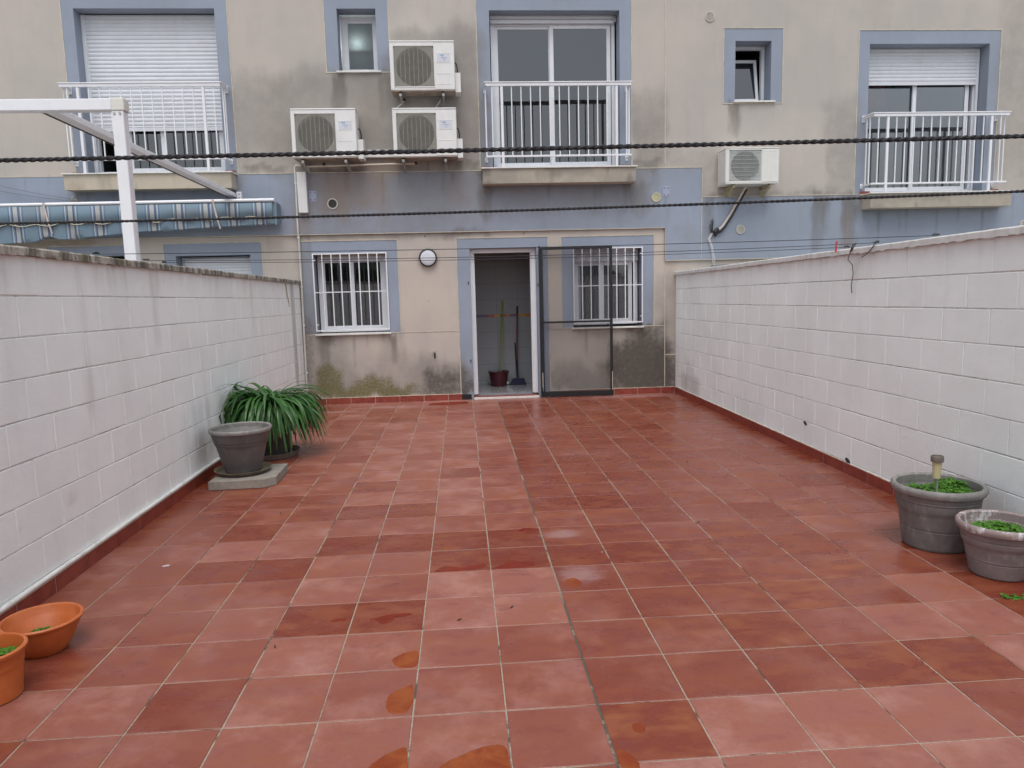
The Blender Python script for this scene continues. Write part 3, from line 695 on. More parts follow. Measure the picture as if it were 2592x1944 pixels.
# ---------------- middle house
HM = house('beige and blue house behind the patio, its back door standing open', (0, YF, 0))
up = [(.045,1.780,3.11,5.155), (-1.932,-1.434,4.40,5.176)]
sur_up = [(-.122,1.935,3.10,5.6), (-2.092,-1.277,4.39,5.6)]
def mf_up(x, z):
    return 1 if any(s[0] < x < s[1] and s[2] < z < s[3] for s in sur_up) else 0
wall_sheet('upper_wall', -2.60, 2.40, 3.07, 6.3, YF, up, mf_up, [m_beige, m_blue], HM, marks_x=[q for s in sur_up for q in s[:2]], marks_z=[4.39, 5.6])
lo = [(-2.418,-1.440,.965,2.052,.24), (1.112,2.082,.96,2.058,.24), (-.309,.605,.0,2.078,.16)]
sur_lo = [(-2.575,-1.288,.972,2.216), (.953,2.241,.965,2.208), (-.482,.762,.0,2.214)]
def mf_lo(x, z):
    for s in sur_lo:
        if s[0] < x < s[1] and s[2] < z < s[3]: return 1
    return 0
wall_sheet('lower_wall', -2.60, 2.40, 0, 2.34, YF, lo, mf_lo, [m_beige_low, m_blue], HM, marks_x=[q for s in sur_lo for q in s[:2]], marks_z=[q for s in sur_lo for q in s[2:]])
wall_sheet('blue_band', -2.60, 2.40, 2.309, 3.102, YF-.03, [], lambda x, z: 0, [m_blue], HM, edges=True, thick=.035)
b = MB()
for s in sur_lo[:2]: bead(b, *s, sides='LTR' if s[0] > 0 else 'TR')
bead(b, *sur_lo[2], sides='LTR')
b.box(-2.57, -.497, YF-.0045, YF+.003, .960, .970); b.box(.775, 2.395, YF-.0045, YF+.003, .953, .963)
bead(b, *sur_up[0], sides='LR'); bead(b, *sur_up[1], sides='LRB')
b.box(-2.6, -.02, YF-.034, YF+.0, 3.103, 3.112); b.box(1.95, 2.4, YF-.034, YF+.0, 3.103, 3.112); b.box(2.394, 2.406, YF-.006, YF+.003, 3.113, 6.3)
b.box(-2.6, 2.4, YF-.0335, YF-.028, 2.300, 2.3085); b.box(2.394, 2.406, YF-.005, YF+.002, .09, 2.30)
b.build('cream_trim', m_bead, HM)
shell(HM, -2.6, 2.4)
# kitchen/utility behind the door
def tilewall():
    m, n, p, out = new_mat('white_wall_tiles')
    br = nn(n, 'ShaderNodeTexBrick'); br.offset = 0.0; br.inputs['Scale'].default_value = 1; br.inputs['Mortar Size'].default_value = .0022
    br.inputs['Brick Width'].default_value = .33; br.inputs['Row Height'].default_value = .25
    br.inputs['Color1'].default_value = (.34,.36,.38,1); br.inputs['Color2'].default_value = (.32,.34,.36,1); br.inputs['Mortar'].default_value = (.20,.20,.21,1)
    g = n.nodes.new('ShaderNodeNewGeometry'); sx = nn(n, 'ShaderNodeSeparateXYZ'); cx = nn(n, 'ShaderNodeCombineXYZ'); n.links.new(g.outputs['Position'], sx.inputs[0])
    n.links.new(mathn(n, 'ADD', sx.outputs[0], .231), cx.inputs[0]); n.links.new(mathn(n, 'ADD', sx.outputs[2], 9.886), cx.inputs[1]); n.links.new(cx.outputs[0], br.inputs['Vector'])
    n.links.new(br.outputs['Color'], p.inputs['Base Color']); p.inputs['Roughness'].default_value = .12; return m
m_wtile = tilewall()
m_gfloor = simple('grey_floor_tile', (.25,.25,.26), .07, var=.03)
b = MB(); b.box(-1.2, 1.2, 9.20, 9.25, .05, 2.6, 0); b.box(-1.25, -1.2, 8.235, 9.2, .05, 2.6, 0); b.box(1.2, 1.25, 8.235, 9.2, .05, 2.6, 0); b.box(-1.2, 1.2, 8.235, 9.2, 2.45, 2.5, 0)
b.build('utility_room_wall', m_wtile, HM)
b = MB(); b.box(-1.2, 1.2, 8.16, 9.2, .02, .055); b.build('utility_room_floor', m_gfloor, HM)
bs = MB(); R_ = random.Random(5); cols = [(.55,.33,.08),(.55,.22,.10),(.16,.18,.28),(.38,.36,.12),(.50,.42,.14),(.45,.16,.10),(.22,.16,.20)]
m_list = [simple('mosaic_%d' % i, c, .2, var=.03) for i, c in enumerate(cols)]
x = -.3
while x < .9:
    q = R_.choice([.045,.06,.09]); bs.box(x, x+q-.003, 9.194, 9.2, 1.096, 1.138, R_.randrange(len(cols))); x += q
bs.build('mosaic_strip', m_list, HM)
# white door frame in the opening, threshold
b = MB(); y0, y1 = 8.10, 8.16
b.box(-.309, -.262, y0, y1, .05, 2.078, b=.004); b.box(.545, .605, y0, y1, .05, 2.078, b=.004); b.box(-.262, .545, y0, y1, 2.018, 2.078, b=.004)
b.box(-.262, -.246, y0+.02, y1+.06, .055, 2.018, b=.002); b.box(.529, .545, y0+.02, y1+.06, .055, 2.018, b=.002)
df = b.build('door_frame', m_white, HM)
b = MB()
for a, c in ((-.305,-.003),(.002,.272),(.277,.602)): b.box(a, c, 7.965, 8.098, .0, .032, b=.002)
b.build('threshold', m_skirt, HM)
b = MB(); b.box(-.309, .605, 7.952, 7.966, -.001, .029, b=.003); b.build('threshold_edge', m_marble, HM)
b = MB(); b.box(-.478, -.345, 7.985, 8.001, .0, .075); b.build('plinth_gap', simple('wet_black_plinth', (.012,.012,.013), .35, var=.2), HM)
# small black hinge catches and hooks left in the jamb
for z in (1.60, .525): b = MB(); b.box(-.345, -.332, YF-.012, YF+.001, z, z+.035, b=.002); b.build('catch', m_black, HM)
b = MB(); b.tube([(.617+.014*math.cos(a), YF-.006, 1.565+.014*math.sin(a)) for a in [k*.63 for k in range(11)]], .003, 6)
b.build('ring_hook', m_black, HM)
# insect-screen door, swung fully open against the wall
sc = MB(); hx, hy = .650, 7.945; ang = R(-4.5)
Ms = Matrix.Translation((hx, hy, 0)) @ Matrix.Rotation(ang, 4, 'Z')
W_, H0, H1 = .985, .012, 2.070
sc.box(0, .034, -.014, .014, H0, H1, b=.002, M=Ms); sc.box(W_-.036, W_, -.014, .014, H0, H1, b=.002, M=Ms)
sc.box(.034, W_-.036, -.0135, .0135, H1-.034, H1, b=.002, M=Ms); sc.box(.034, W_-.036, -.0135, .0135, 1.035, 1.062, b=.002, M=Ms); sc.box(.034, W_-.036, -.0135, .0135, H0, H0+.072, b=.002, M=Ms)
sc.box(.034, W_-.036, -.017, .010, H0+.03, H0+.040, M=Ms); sc.box(-.022, -.001, -.014, .014, H0, H1+.02, b=.002, M=Ms)
sdoor = sc.build('screen_door', m_black, HM); sdoor['label'] = 'black framed insect screen door folded open against the wall'
for za, zb in ((H0+.072, 1.035), (1.062, H1-.034)):
    q = MB(); q.box(.034, W_-.036, -.0008, .0008, za, zb, M=Ms); q.build('screen_panel', m_mesh, sdoor)
for z in (.11, 1.05, 2.0): q = MB(); q.tube([Ms @ Vector((-.001, -.017, z-.03)), Ms @ Vector((-.001, -.017, z+.03))], .008, 8); q.build('hinge', m_black, sdoor)
q = MB(); q.box(W_-.075, W_-.06, -.03, -.014, .985, 1.02, b=.003, M=Ms); q.build('latch', m_black, sdoor)
for q0 in (.002, W_-.014): q = MB(); q.box(q0, q0+.009, -.0155, -.0142, .09, .35, M=Ms); q.build('worn_strip', m_bead, sdoor)
# ground-floor windows with bars
def grille(parent, x0, x1, z0, z1, zm, nb, y=7.985):
    b = MB(); s = .0085
    b.box(x0-s, x0+s, y-s, y+s, z0, z1, b=.002); b.box(x1-s, x1+s, y-s, y+s, z0, z1, b=.002)
    b.box(x0+s, x1-s, y-s, y+s, z1-2*s, z1, b=.002); b.box(x0+s, x1-s, y-s+.001, y+s, z0, z0+2*s, b=.002); b.box(x0+s, x1-s, y-.005, y+.008, zm-.006, zm+.006)
    for i in range(1, nb):
        x = x0+(x1-x0)*i/nb; b.box(x-.0065, x+.0065, y-.009, y+.004, z0+2*s-.004, z1-2*s+.004)
        for z in (zm,): b.box(x-.009, x+.009, y-.010, y-.004, z-.009, z+.009)
    for x in (x0, x1):
        for z in (z0+.09, z1-.09): b.box(x-.03 if x == x1 else x, x if x == x1 else x+.03, y+.0, y+.02, z-.006, z+.006)
    return b.build('window_bars', m_white, parent)
wn = window(HM, -2.40, -1.455, .985, 2.02, 8.20, [(-2.365,-1.915,.02), (-1.965,-1.495,-.006)], mat_glass=m_glass_clear, label='ground floor window left of the door, behind white bars')
b = MB(); b.box(-2.40, -1.455, 8.185, 8.25, 2.02, 2.052); b.build('shutter_box', m_bead, wn); sill(wn, -2.440, -1.415, .972, 7.955, 8.2); grille(wn, -2.418, -1.440, 1.008, 2.055, 1.535, 8)
room(wn, -2.4, -1.45, .9, 2.1, 8.29, 9.6, m_dark, 'dark_room')
wn = window(HM, 1.13, 2.06, .985, 1.90, 8.20, [(1.165,1.565,.02), (1.525,1.985,-.006)], mat_glass=m_glass_clear, label='ground floor window right of the door, partly behind the screen door')
sill(wn, 1.080, 2.095, .960, 7.955, 8.2); grille(wn, 1.116, 2.078, 1.010, 2.055, 1.535, 8); shutter(wn, 1.13, 2.06, 1.875, 2.055, 8.165, pitch=.04)
room(wn, 1.13, 2.06, .9, 2.1, 8.29, 9.8, m_inwall); curtain(wn, 1.17, 1.70, 1.0, 2.05, 8.34, m_curtain_g, .015, .11)
b = MB(); b.box(1.7, 2.03, 9.60, 9.7, 1.52, 1.57); b.build('yellow_shelf', simple('yellow_strip', (.6,.42,.08), .5), wn)
# upper windows
wn = window(HM, .066, 1.755, 3.16, 5.075, 8.20, [(.108,.905,.02), (.862,1.70,-.006)], label='balcony door in the middle of the upper floor, shutter rolled up')
b = MB(); b.box(.05, 1.775, 8.19, 8.26, 5.076, 5.154); b.build('shutter_box', m_alu, wn); shutter(wn, .066, 1.735, 5.045, 5.155, 8.166, pitch=.05)
room(wn, .05, 1.8, 3.05, 5.25, 8.29, 11.2, m_dark, 'dark_room'); curtain(wn, .13, .20, 3.2, 5.1, 8.42, m_curtain_g, .01, .05)
balcony(HM, -.125, 1.955, 3.107, 'middle balcony with white railing and stained slab', [.039,.296,.42,.545,.67,.796,.922,1.048,1.174,1.30,1.426,1.55,1.81], [.168, 1.678], -.040, 1.868, 4.183)
wn = window(HM, -1.918, -1.440, 4.41, 5.14, 8.21, [(-1.885,-1.452,.0)], mat_glass=m_frost, fr=.035, label='small frosted window with a bright glow behind its glass')
sill(wn, -1.970, -1.390, 4.398, 7.965, 8.22); room(wn, -1.95, -1.42, 4.3, 5.25, 8.29, 9.6, m_inwall)
m_em, n_, p_, o_ = new_mat('globe_glow'); p_.inputs['Emission Color'].default_value = (.86,.95,.95,1); p_.inputs['Emission Strength'].default_value = 22; p_.inputs['Base Color'].default_value = (.8,.8,.8,1)
b = MB(); b.lathe([(0,-.055),(.04,-.045),(.06,0),(.04,.045),(0,.055)], (-1.715, 8.345, 4.82), 16); b.build('glow_globe', m_em, wn)  # emissive globe added close behind the pane to make its bright spot
b = MB(); b.box(-1.86, -1.47, 8.27, 8.30, 4.735, 4.75); b.build('shelf', m_dark, wn)

# ---------------- right house
HR = house('neighbouring beige and blue house to the right, with a half lowered shutter', (5.4, YF, 0))
up = [(5.250,6.970,2.71,4.721), (3.366,3.866,3.985,4.764)]
sur_up = [(5.098,7.125,2.70,4.896), (3.209,4.023,3.957,4.923)]
wall_sheet('upper_wall', 2.40, 12.0, 2.66, 6.3, YF, up, mf_up, [m_beige, m_blue], HR, marks_x=[q for s in sur_up for q in s[:2]], marks_z=[q for s in sur_up for q in s[2:]])
sur_lo = [(3.05,3.66,0,1.785), (4.3,5.6,.9,1.79)]
wall_sheet('lower_wall', 2.40, 12.0, 0, 1.9, YF, [(3.2,3.5,0,1.65),(4.45,5.45,1.0,1.64)], mf_lo, [m_beige_low, m_blue], HR, marks_x=[q for s in sur_lo for q in s[:2]], marks_z=[q for s in sur_lo for q in s[2:]], res=.07)
wall_sheet('blue_band', 2.40, 12.0, 1.862, 2.705, YF-.03, [], lambda x, z: 0, [m_blue], HR, edges=True, thick=.035)
wall_sheet('blue_corner', 2.40, 2.912, 2.705, 3.102, YF-.03, [], lambda x, z: 0, [m_blue], HR, edges=True, thick=.035)
b = MB(); bead(b, *sur_up[0], sides='LTR'); bead(b, *sur_up[1], sides='LTRB'); bead(b, *sur_lo[0], sides='LTR')
b.box(2.912, 12.0, YF-.034, YF, 2.706, 2.715); b.box(2.4, 2.912, YF-.034, YF, 3.103, 3.112); b.box(2.9125, 2.922, YF-.034, YF+.001, 2.716, 3.102); b.box(2.4, 12.0, YF-.0335, YF-.028, 1.852, 1.8615)
b.box(2.395, 2.3995, YF-.0335, YF-.028, 1.862, 2.309); b.box(2.906, 2.914, YF-.0325, YF-.029, 1.87, 2.70)
b.box(2.41, 2.56, YF-.008, YF+.002, .535, .552)
b.build('cream_trim', m_bead, HR); shell(HR, 2.4, 12.0)
room(HR, 3.2, 3.5, 0, 1.65, 8.24, 9.0, m_inwall); room(HR, 4.45, 5.45, 1.0, 1.64, 8.24, 9.0, m_inwall)
wn = window(HR, 5.27, 6.955, 2.75, 4.66, 8.22, [(5.31,6.10,.02), (6.03,6.86,-.006)], mat_glass=m_glass_clear, label='right balcony door with its shutter a third down and a pink reflection put in behind the glass')
shutter(wn, 5.262, 6.925, 4.222, 4.72, 8.185, pitch=.050)
for q in ((6.925, 6.958), (5.252, 5.268)): b = MB(); b.box(*q, 8.175, 8.235, 2.75, 4.71); b.build('guide_rail', m_alu, wn)
room(wn, 5.25, 6.98, 2.70, 4.85, 8.31, 10.5, m_dark, 'dark_room'); curtain(wn, 5.3, 5.68, 3.95, 4.6, 8.315, m_pink_refl, .008, .2); curtain(wn, 5.3, 6.3, 2.8, 3.55, 8.42, m_curtain_g, .02, .12)  # pink sheet close behind the glass stands in for a reflection
balcony(HR, 5.175, 7.235, 2.703, 'right balcony with white railing and moss-stained slab', [5.268]+[5.52+.1235*i for i in range(11)]+[7.0], [5.397, 6.87], 5.193, 7.115, 3.757)
# tilted-open bathroom window
wn = window(HR, 3.368, 3.864, 3.985, 4.762, 8.22, [], fr=.04, label='small bathroom window tilted open')
Mt = Matrix.Translation((3.617, 8.235, 4.03)) @ Matrix.Rotation(R(-11), 4, 'X')
b = MB(); b.box(-.20, -.16, 0, .035, 0, .60, b=.002, M=Mt); b.box(.14, .18, 0, .035, 0, .60, b=.002, M=Mt); b.box(-.16, .14, 0, .035, .56, .60, b=.002, M=Mt); b.box(-.16, .14, 0, .035, 0, .04, b=.002, M=Mt)
cs = b.build('casement', m_alu, wn); b = MB(); b.box(-.163, .143, .014, .019, .037, .563, M=Mt); b.build('pane', m_glass, wn)
sill(wn, 3.345, 3.922, 3.982, 7.965, 8.23); room(wn, 3.37, 3.865, 3.9, 4.85, 8.35, 9.6, m_dark, 'dark_room')

# ---------------- left house
HL = house('neighbouring beige and blue house to the left, its upper shutter nearly closed', (-5.2, YF, 0))
up = [(-5.224,-3.480,3.11,5.178)]; sur_up = [(-5.372,-3.325,3.10,5.6)]
wall_sheet('upper_wall', -12.0, -2.60, 3.07, 6.3, YF, up, mf_up, [m_beige, m_blue], HL, marks_x=[q for s in sur_up for q in s[:2]], marks_z=[5.6])
sur_lo = [(-4.36,-3.088,.95,2.222), (-5.85,-4.745,0,2.214)]
wall_sheet('lower_wall', -12.0, -2.60, 0, 2.34, YF, [(-4.212,-3.240,1.0,2.064),(-5.65,-4.80,0,2.09)], mf_lo, [m_beige_low, m_blue], HL, marks_x=[q for s in sur_lo for q in s[:2]], marks_z=[q for s in sur_lo for q in s[2:]])
wall_sheet('blue_band', -12.0, -2.60, 2.309, 3.102, YF-.03, [], lambda x, z: 0, [m_blue], HL, edges=True, thick=.035)
b = MB(); bead(b, *sur_up[0], sides='LR')
for s in sur_lo: bead(b, *s, sides='LTR')
b.box(-12.0, -5.43, YF-.034, YF, 3.103, 3.112); b.box(-3.31, -2.6, YF-.034, YF, 3.103, 3.112); b.box(-12.0, -2.6, YF-.0335, YF-.028, 2.300, 2.3085)
b.build('cream_trim', m_bead, HL); shell(HL, -12.0, -2.6)
wn = window(HL, -5.205, -3.50, 3.16, 5.13, 8.22, [(-4.36,-3.545,-.006),(-4.80,-3.95,.02)], label='left balcony door behind an almost lowered shutter')
shutter(wn, -5.20, -3.52, 3.705, 5.165, 8.185, pitch=.0515)
for q in ((-5.222, -5.172), (-3.53, -3.495)): b = MB(); b.box(*q, 8.17, 8.184, 3.16, 5.16); b.build('guide_rail', m_alu, wn)
room(wn, -5.22, -3.48, 3.05, 5.25, 8.31, 11, m_dark, 'dark_room'); curtain(wn, -4.28, -3.9, 3.2, 3.9, 8.40, m_curtain, .012, .07)
balcony(HL, -5.435, -3.322, 3.107, 'left balcony with white railing and clean cream slab', [-5.27]+[-5.006+.1267*i for i in range(11)]+[-3.484], [-5.14, -3.612], -5.352, -3.395, 4.205)
wn = window(HL, -4.205, -3.245, 1.01, 2.05, 8.2, [(-4.18,-3.7,.02),(-3.74,-3.27,-.006)], label='ground floor window of the left house with closed shutter'); shutter(wn, -4.155, -3.262, 1.1, 2.03, 8.165, pitch=.045)
room(wn, -4.2, -3.25, 1, 2.06, 8.29, 9, m_dark, 'dark_room')
wn = window(HL, -5.64, -4.81, .02, 2.0, 8.2, [(-5.6,-4.86,0)], label='glazed back door of the left house', name='glazed_door'); room(wn, -5.65, -4.8, 0, 2.09, 8.29, 9, m_inwall)

# ================================================================== THINGS ON THE FACADE
m_acwhite = simple('aircon_white', (.70,.70,.69), .42, var=.03, dirt=.10, dirtcol=(.35,.32,.27))
m_acunder = simple('aircon_base', (.34,.28,.23), .6, var=.15, dirt=.6, dirtcol=(.14,.09,.05))
m_acbeige = simple('aircon_offwhite', (.66,.66,.63), .45, var=.03, dirt=.12, dirtcol=(.35,.33,.28))
m_grey_grille = simple('grille_wire', (.36,.35,.31), .6, var=.05)
m_greyg2 = simple('grille_wire_grey', (.44,.46,.45), .6, var=.05)
m_coil = simple('fan_dark', (.035,.033,.03), .6)
m_badge = simple('badge_plate', (.58,.61,.66), .4, var=.02)
m_cyan = simple('cyan_print', (.02,.22,.42), .5, var=.02); m_violet = simple('violet_print', (.28,.27,.50), .5, var=.02)
def lettering(parent, txt, x, y, z, size, mat, depth=.0006, shear_=0.0, name='lettering', align='LEFT'):
    cu = bpy.data.curves.new('txt', 'FONT'); cu.body = txt; cu.size = size; cu.extrude = depth; cu.shear = shear_; cu.align_x = align; cu.offset = size*.014
    tmp = bpy.data.objects.new('txt', cu); C.objects.link(tmp)
    dg = bpy.context.evaluated_depsgraph_get(); me = bpy.data.meshes.new_from_object(tmp.evaluated_get(dg)); bpy.data.objects.remove(tmp)
    me.transform(Matrix.Rotation(R(90), 4, 'X')); off = world_off(parent); me.transform(Matrix.Translation(Vector((x, y, z))-off))
    me.materials.clear(); me.materials.append(mat); o = bpy.data.objects.new(name, me); C.objects.link(o); o.parent = parent; return o
def aircon_big(loc, label, group):
    W, H, D = .817, .612, .30; x0, y0, z0 = loc
    r = empty('air_conditioner', loc, label, 'air conditioner', group)
    gx0, gx1, gz0, gz1 = x0+.050, x0+.552, z0+.055, z0+.547; y1 = y0+D
    b = MB()   # casing as a frame round the fan opening
    b.box(x0, gx0, y0, y1, z0+.012, z0+H-.02, b=.006); b.box(gx1, x0+W, y0, y1, z0+.012, z0+H-.02, b=.008)
    b.box(gx0-.004, gx1+.004, y0+.001, y1, gz1, z0+H-.02, b=.002); b.box(gx0-.004, gx1+.004, y0+.001, y1, z0+.012, gz0, b=.002)
    b.box(gx0-.01, gx1+.01, y1-.02, y1-.002, gz0-.01, gz1+.01)
    b.box(x0-.003, x0+W+.003, y0-.004, y1+.003, z0+H-.0195, z0+H, b=.007)
    # pressed ribs on the service panel
    for q in (.455, .345, .21, .085): b.box(gx1+.035, x0+W-.045, y0-.003, y0+.002, z0+q-.004, z0+q+.004, b=.003)
    b.box(gx1+.004, gx1+.014, y0-.004, y0+.004, gz0-.004, gz1+.004, b=.002); b.box(gx0-.008, gx1+.014, y0-.004, y0+.004, gz0-.012, gz0-.0045, b=.002)
    b.build('casing', m_acwhite, r)
    b = MB(); b.box(x0+.005, x0+W-.005, y0+.004, y1-.002, z0, z0+.0115); b.box(x0+.2, x0+.33, y0+.08, y0+.095, z0-.004, z0-.0002); b.build('base_pan', m_acunder, r)
    cx, cz, rr = (gx0+gx1)/2+.0, (gz0+gz1)/2, .232
    b = MB()   # shroud with round hole
    n = 48; vs = []; fs = []
    for k in range(n):
        a = 2*math.pi*(k+.5)/n; ca, sa = math.cos(a), math.sin(a); t = min((gx1-gx0)/2/abs(ca), (gz1-gz0)/2/abs(sa)); yy = y0+.022
        vs += [(cx+rr*ca, yy, cz+rr*sa), (cx+t*ca, yy-.003, cz+t*sa), (cx+rr*.94*ca, yy+.08, cz+rr*.94*sa)]
    for k in range(n):
        j = (k+1) % n; fs += [(3*k, 3*k+1, 3*j+1, 3*j), (3*k, 3*j, 3*j+2, 3*k+2)]
    b.add(vs, fs); b.build('fan_shroud', m_acshroud, r, fix=False)
    b = MB(); b.disc_y(cx, cz, rr, y0+.10, y0+.11, 40); b.disc_y(cx, cz, .055, y0+.05, y0+.09, 24)
    for k in range(3):
        a0 = 2*math.pi*k/3+.4; vs = []; m_ = 8
        for i in range(m_+1):
            a = a0+1.5*i/m_
            for q in (.05, .20): vs.append((cx+q*math.cos(a), y0+.05+.035*i/m_, cz+q*math.sin(a)))
        b.add(vs, [(2*i, 2*i+1, 2*i+3, 2*i+2) for i in range(m_)])
    b.build('fan', m_coil, r, fix=False)
    b = MB(); n = 46
    for k in range(n):
        z = gz0+(gz1-gz0)*(k+.5)/n; b.box(gx0, gx1, y0+.003, y0+.0062, z-.0016, z+.0016)
    for k in range(9):
        x = gx0+(gx1-gx0)*(k+.5)/9; b.box(x-.002, x+.002, y0-.0005, y0+.003, gz0, gz1)
    for k in range(9): 
        a = 2*math.pi*k/9
    b.build('fan_guard', m_grey_grille, r)
    b = MB(); px, pz = gx1+.045, z0+.352; b.box(px, px+.165, y0-.0018, y0+.001, pz, pz+.098, b=.001); bd = b.build('badge', m_badge, r)
    lettering(bd, 'FUJI', px+.035, y0-.0022, pz+.070, .028, m_cyan, shear_=.25); lettering(bd, 'INVERTER', px+.050, y0-.0022, pz+.042, .0165, m_violet)
    q = MB(); q.disc_y(px+.089, pz+.022, .011, y0-.0028, y0-.002, 16, ri=.008); q.build('emblem', m_violet, bd)
    b = MB()   # valve cover on the right flank
    b.prism([(y0+.055, z0-.004),(y0+.27, z0-.004),(y0+.27, z0+.235),(y0+.20, z0+.262),(y0+.055, z0+.235)], x0+W+.002, x0+W+.072, axis='x'); b.build('valve_cover', m_acwhite, r)
    b = MB(); b.tube([(x0+W+.001, y0+.20, z0+.40), (x0+W+.022, y0+.20, z0+.385), (x0+W+.035, y0+.205, z0+.32), (x0+W+.038, y0+.21, z0+.235)], .008, 8); b.build('cable', m_black, r)
    for bx in (.115, .66):
        b = MB(); xx = x0+bx; b.box(xx-.017, xx+.017, y0+.03, YF+.0, z0-.055, z0-.018, b=.002); b.box(xx-.02, xx+.02, YF-.004, YF+.0, z0-.16, z0-.0)
        b.bar((xx, y0+.09, z0-.045), (xx, YF-.004, z0-.15), .018, .012)
        bo = b.build('bracket', m_steel, r); q = MB(); q.lathe([(.018,0),(.018,.018)], (xx, y0+.05, z0-.018), 12); q.build('rubber_foot', m_black, bo)
    return r
m_acshroud = simple('aircon_shroud', (.42,.41,.37), .6, var=.06)
grp = 'matching air conditioners on the middle house'
ac = aircon_big((-1.247, 7.65, 4.055), 'white air conditioner beside the frosted window, topmost of the matching three', grp)
def dup_tree(root, loc, label):
    r = root.copy(); C.objects.link(r); r.location = loc; r['label'] = label
    for ch in list(root.children):
        c = ch.copy(); C.objects.link(c); c.parent = r
        for g_ in ch.children:
            d = g_.copy(); C.objects.link(d); d.parent = c
    return r
dup_tree(ac, (-1.247, 7.65, 3.236), 'white air conditioner directly below another one, left of the middle balcony')
dup_tree(ac, (-2.528, 7.65, 3.240), 'white air conditioner above the white cable duct, leftmost of the matching three')
# off-white unit on the right house
x0, y0, z0, W, H, D = 3.125, 7.66, 2.838, .735, .465, .31
r = empty('air_conditioner', (x0, y0, z0), 'small off-white air conditioner on yellowed brackets with a drooping pipe bundle', 'air conditioner')
gx0, gx1, gz0, gz1 = x0+.055, x0+.49, z0+.035, z0+.435
b = MB(); b.box(x0, gx0, y0, y0+D, z0+.01, z0+H-.012, b=.008); b.box(gx1, x0+W, y0, y0+D, z0+.01, z0+H-.012, b=.01); b.box(gx0-.006, gx1+.006, y0+.001, y0+D, gz1, z0+H-.012, b=.003); b.box(gx0-.006, gx1+.006, y0+.001, y0+D, z0+.01, gz0, b=.003)
b.box(x0-.002, x0+W+.002, y0-.003, y0+D, z0+H-.0115, z0+H, b=.005); b.box(x0+.002, x0+W-.002, y0+.002, y0+D, z0, z0+.0095); b.box(gx0-.01, gx1+.01, y0+D-.02, y0+D-.003, gz0-.01, gz1+.01)
b.box(gx1+.035, x0+W-.03, y0-.002, y0+.001, z0+.025, z0+.03, b=.0015); b.box(gx1+.035, x0+W-.03, y0-.002, y0+.001, z0+H-.05, z0+H-.045, b=.0015)
ca = b.build('casing', m_acbeige, r)
lettering(ca, 'TOYO', gx1+.055, y0-.0006, z0+.355, .048, m_acbeige, depth=.0012)
cx, cz, rr = (gx0+gx1)/2, (gz0+gz1)/2, .19
b = MB(); vs = []; fs = []; n = 48
for k in range(n):
    a = 2*math.pi*(k+.5)/n; ca_, sa = math.cos(a), math.sin(a); t = min((gx1-gx0)/2/abs(ca_), (gz1-gz0)/2/abs(sa)); yy = y0+.014
    vs += [(cx+rr*ca_, yy, cz+rr*sa), (cx+t*ca_, yy-.002, cz+t*sa), (cx+rr*.95*ca_, yy+.07, cz+rr*.95*sa)]
for k in range(n):
    j = (k+1) % n; fs += [(3*k, 3*k+1, 3*j+1, 3*j), (3*k, 3*j, 3*j+2, 3*k+2)]
b.add(vs, fs); b.build('fan_shroud', simple('shroud_grey', (.40,.42,.41), .6), r, fix=False)
b = MB(); b.disc_y(cx, cz, rr, y0+.08, y0+.09, 40); b.disc_y(cx, cz, .05, y0+.04, y0+.07, 20); b.build('fan', m_coil, r)
b = MB()
for k in range(48):
    x = cx-rr+2*rr*(k+.5)/48; h = math.sqrt(max(0, rr*rr-(x-cx)**2)); b.box(x-.0014, x+.0014, y0+.004, y0+.007, cz-h, cz+h)
for k in range(8):
    z = gz0+(gz1-gz0)*(k+.5)/8; b.box(gx0+.01, gx1-.01, y0+.0, y0+.004, z-.002, z+.002)
b.build('fan_guard', m_greyg2, r)
m_yel = simple('yellowed_paint', (.40,.36,.22), .6, var=.12, dirt=.5, dirtcol=(.15,.12,.06))
for bx in (.13, .63):
    b = MB(); xx = x0+bx; b.box(xx-.018, xx+.018, y0+.03, YF, z0-.045, z0-.012, b=.002); b.box(xx-.018, xx+.018, YF-.005, YF, z0-.17, z0+.01); b.bar((xx, y0+.06, z0-.04), (xx, YF-.006, z0-.15), .032, .012)
    bo = b.build('bracket', m_yel, r); q = MB(); q.lathe([(.017,0),(.017,.012)], (xx, y0+.055, z0-.012), 12); q.build('rubber_foot', m_black, bo)
m_insul = simple('pipe_insulation', (.55,.48,.44), .85, var=.08, dirt=.3)
P_ = [(3.50,7.86,2.84),(3.485,7.90,2.80),(3.40,7.93,2.64),(3.30,7.94,2.46),(3.20,7.94,2.31),(3.14,7.95,2.25),(3.08,7.955,2.225)]
b = MB(); b.tube(P_, [.017]*5+[.02,.012], 10); b.tube([(p_[0]+.026, p_[1]-.008, p_[2]-.008) for p_ in P_[1:]], [.016]*4+[.022,.022], 10, mi=1); b.tube([(3.13,7.93,2.275),(3.08,7.93,2.23),(3.10,7.935,2.17)], [.026,.030,.018], 8, mi=1)
b.build('pipe_bundle', [m_insul, m_black], r)
b = MB()
for k, (dx, h) in enumerate(((0,.17),(.016,.19),(-.018,.12),(.022,.16))): b.tube([(3.045+dx*.3,7.94,2.22),(3.03+dx,7.935,2.22+h*.55),(3.038+dx*1.2,7.94,2.22+h)], .0045, 6)
b.build('cut_wire', m_black, r)
b = MB()
for dx in (0, .013, .024): b.tube([(3.04+dx,7.945,2.22),(2.995+dx,7.95,2.14),(3.03+dx,7.95,2.05),(3.055+dx,7.95,1.93),(3.06+dx*1.4,7.95,1.84+dx*2),(3.09+dx*.4,7.955,1.775+dx*3)], .004, 6)
b.build('white_wire', m_acwhite, r)

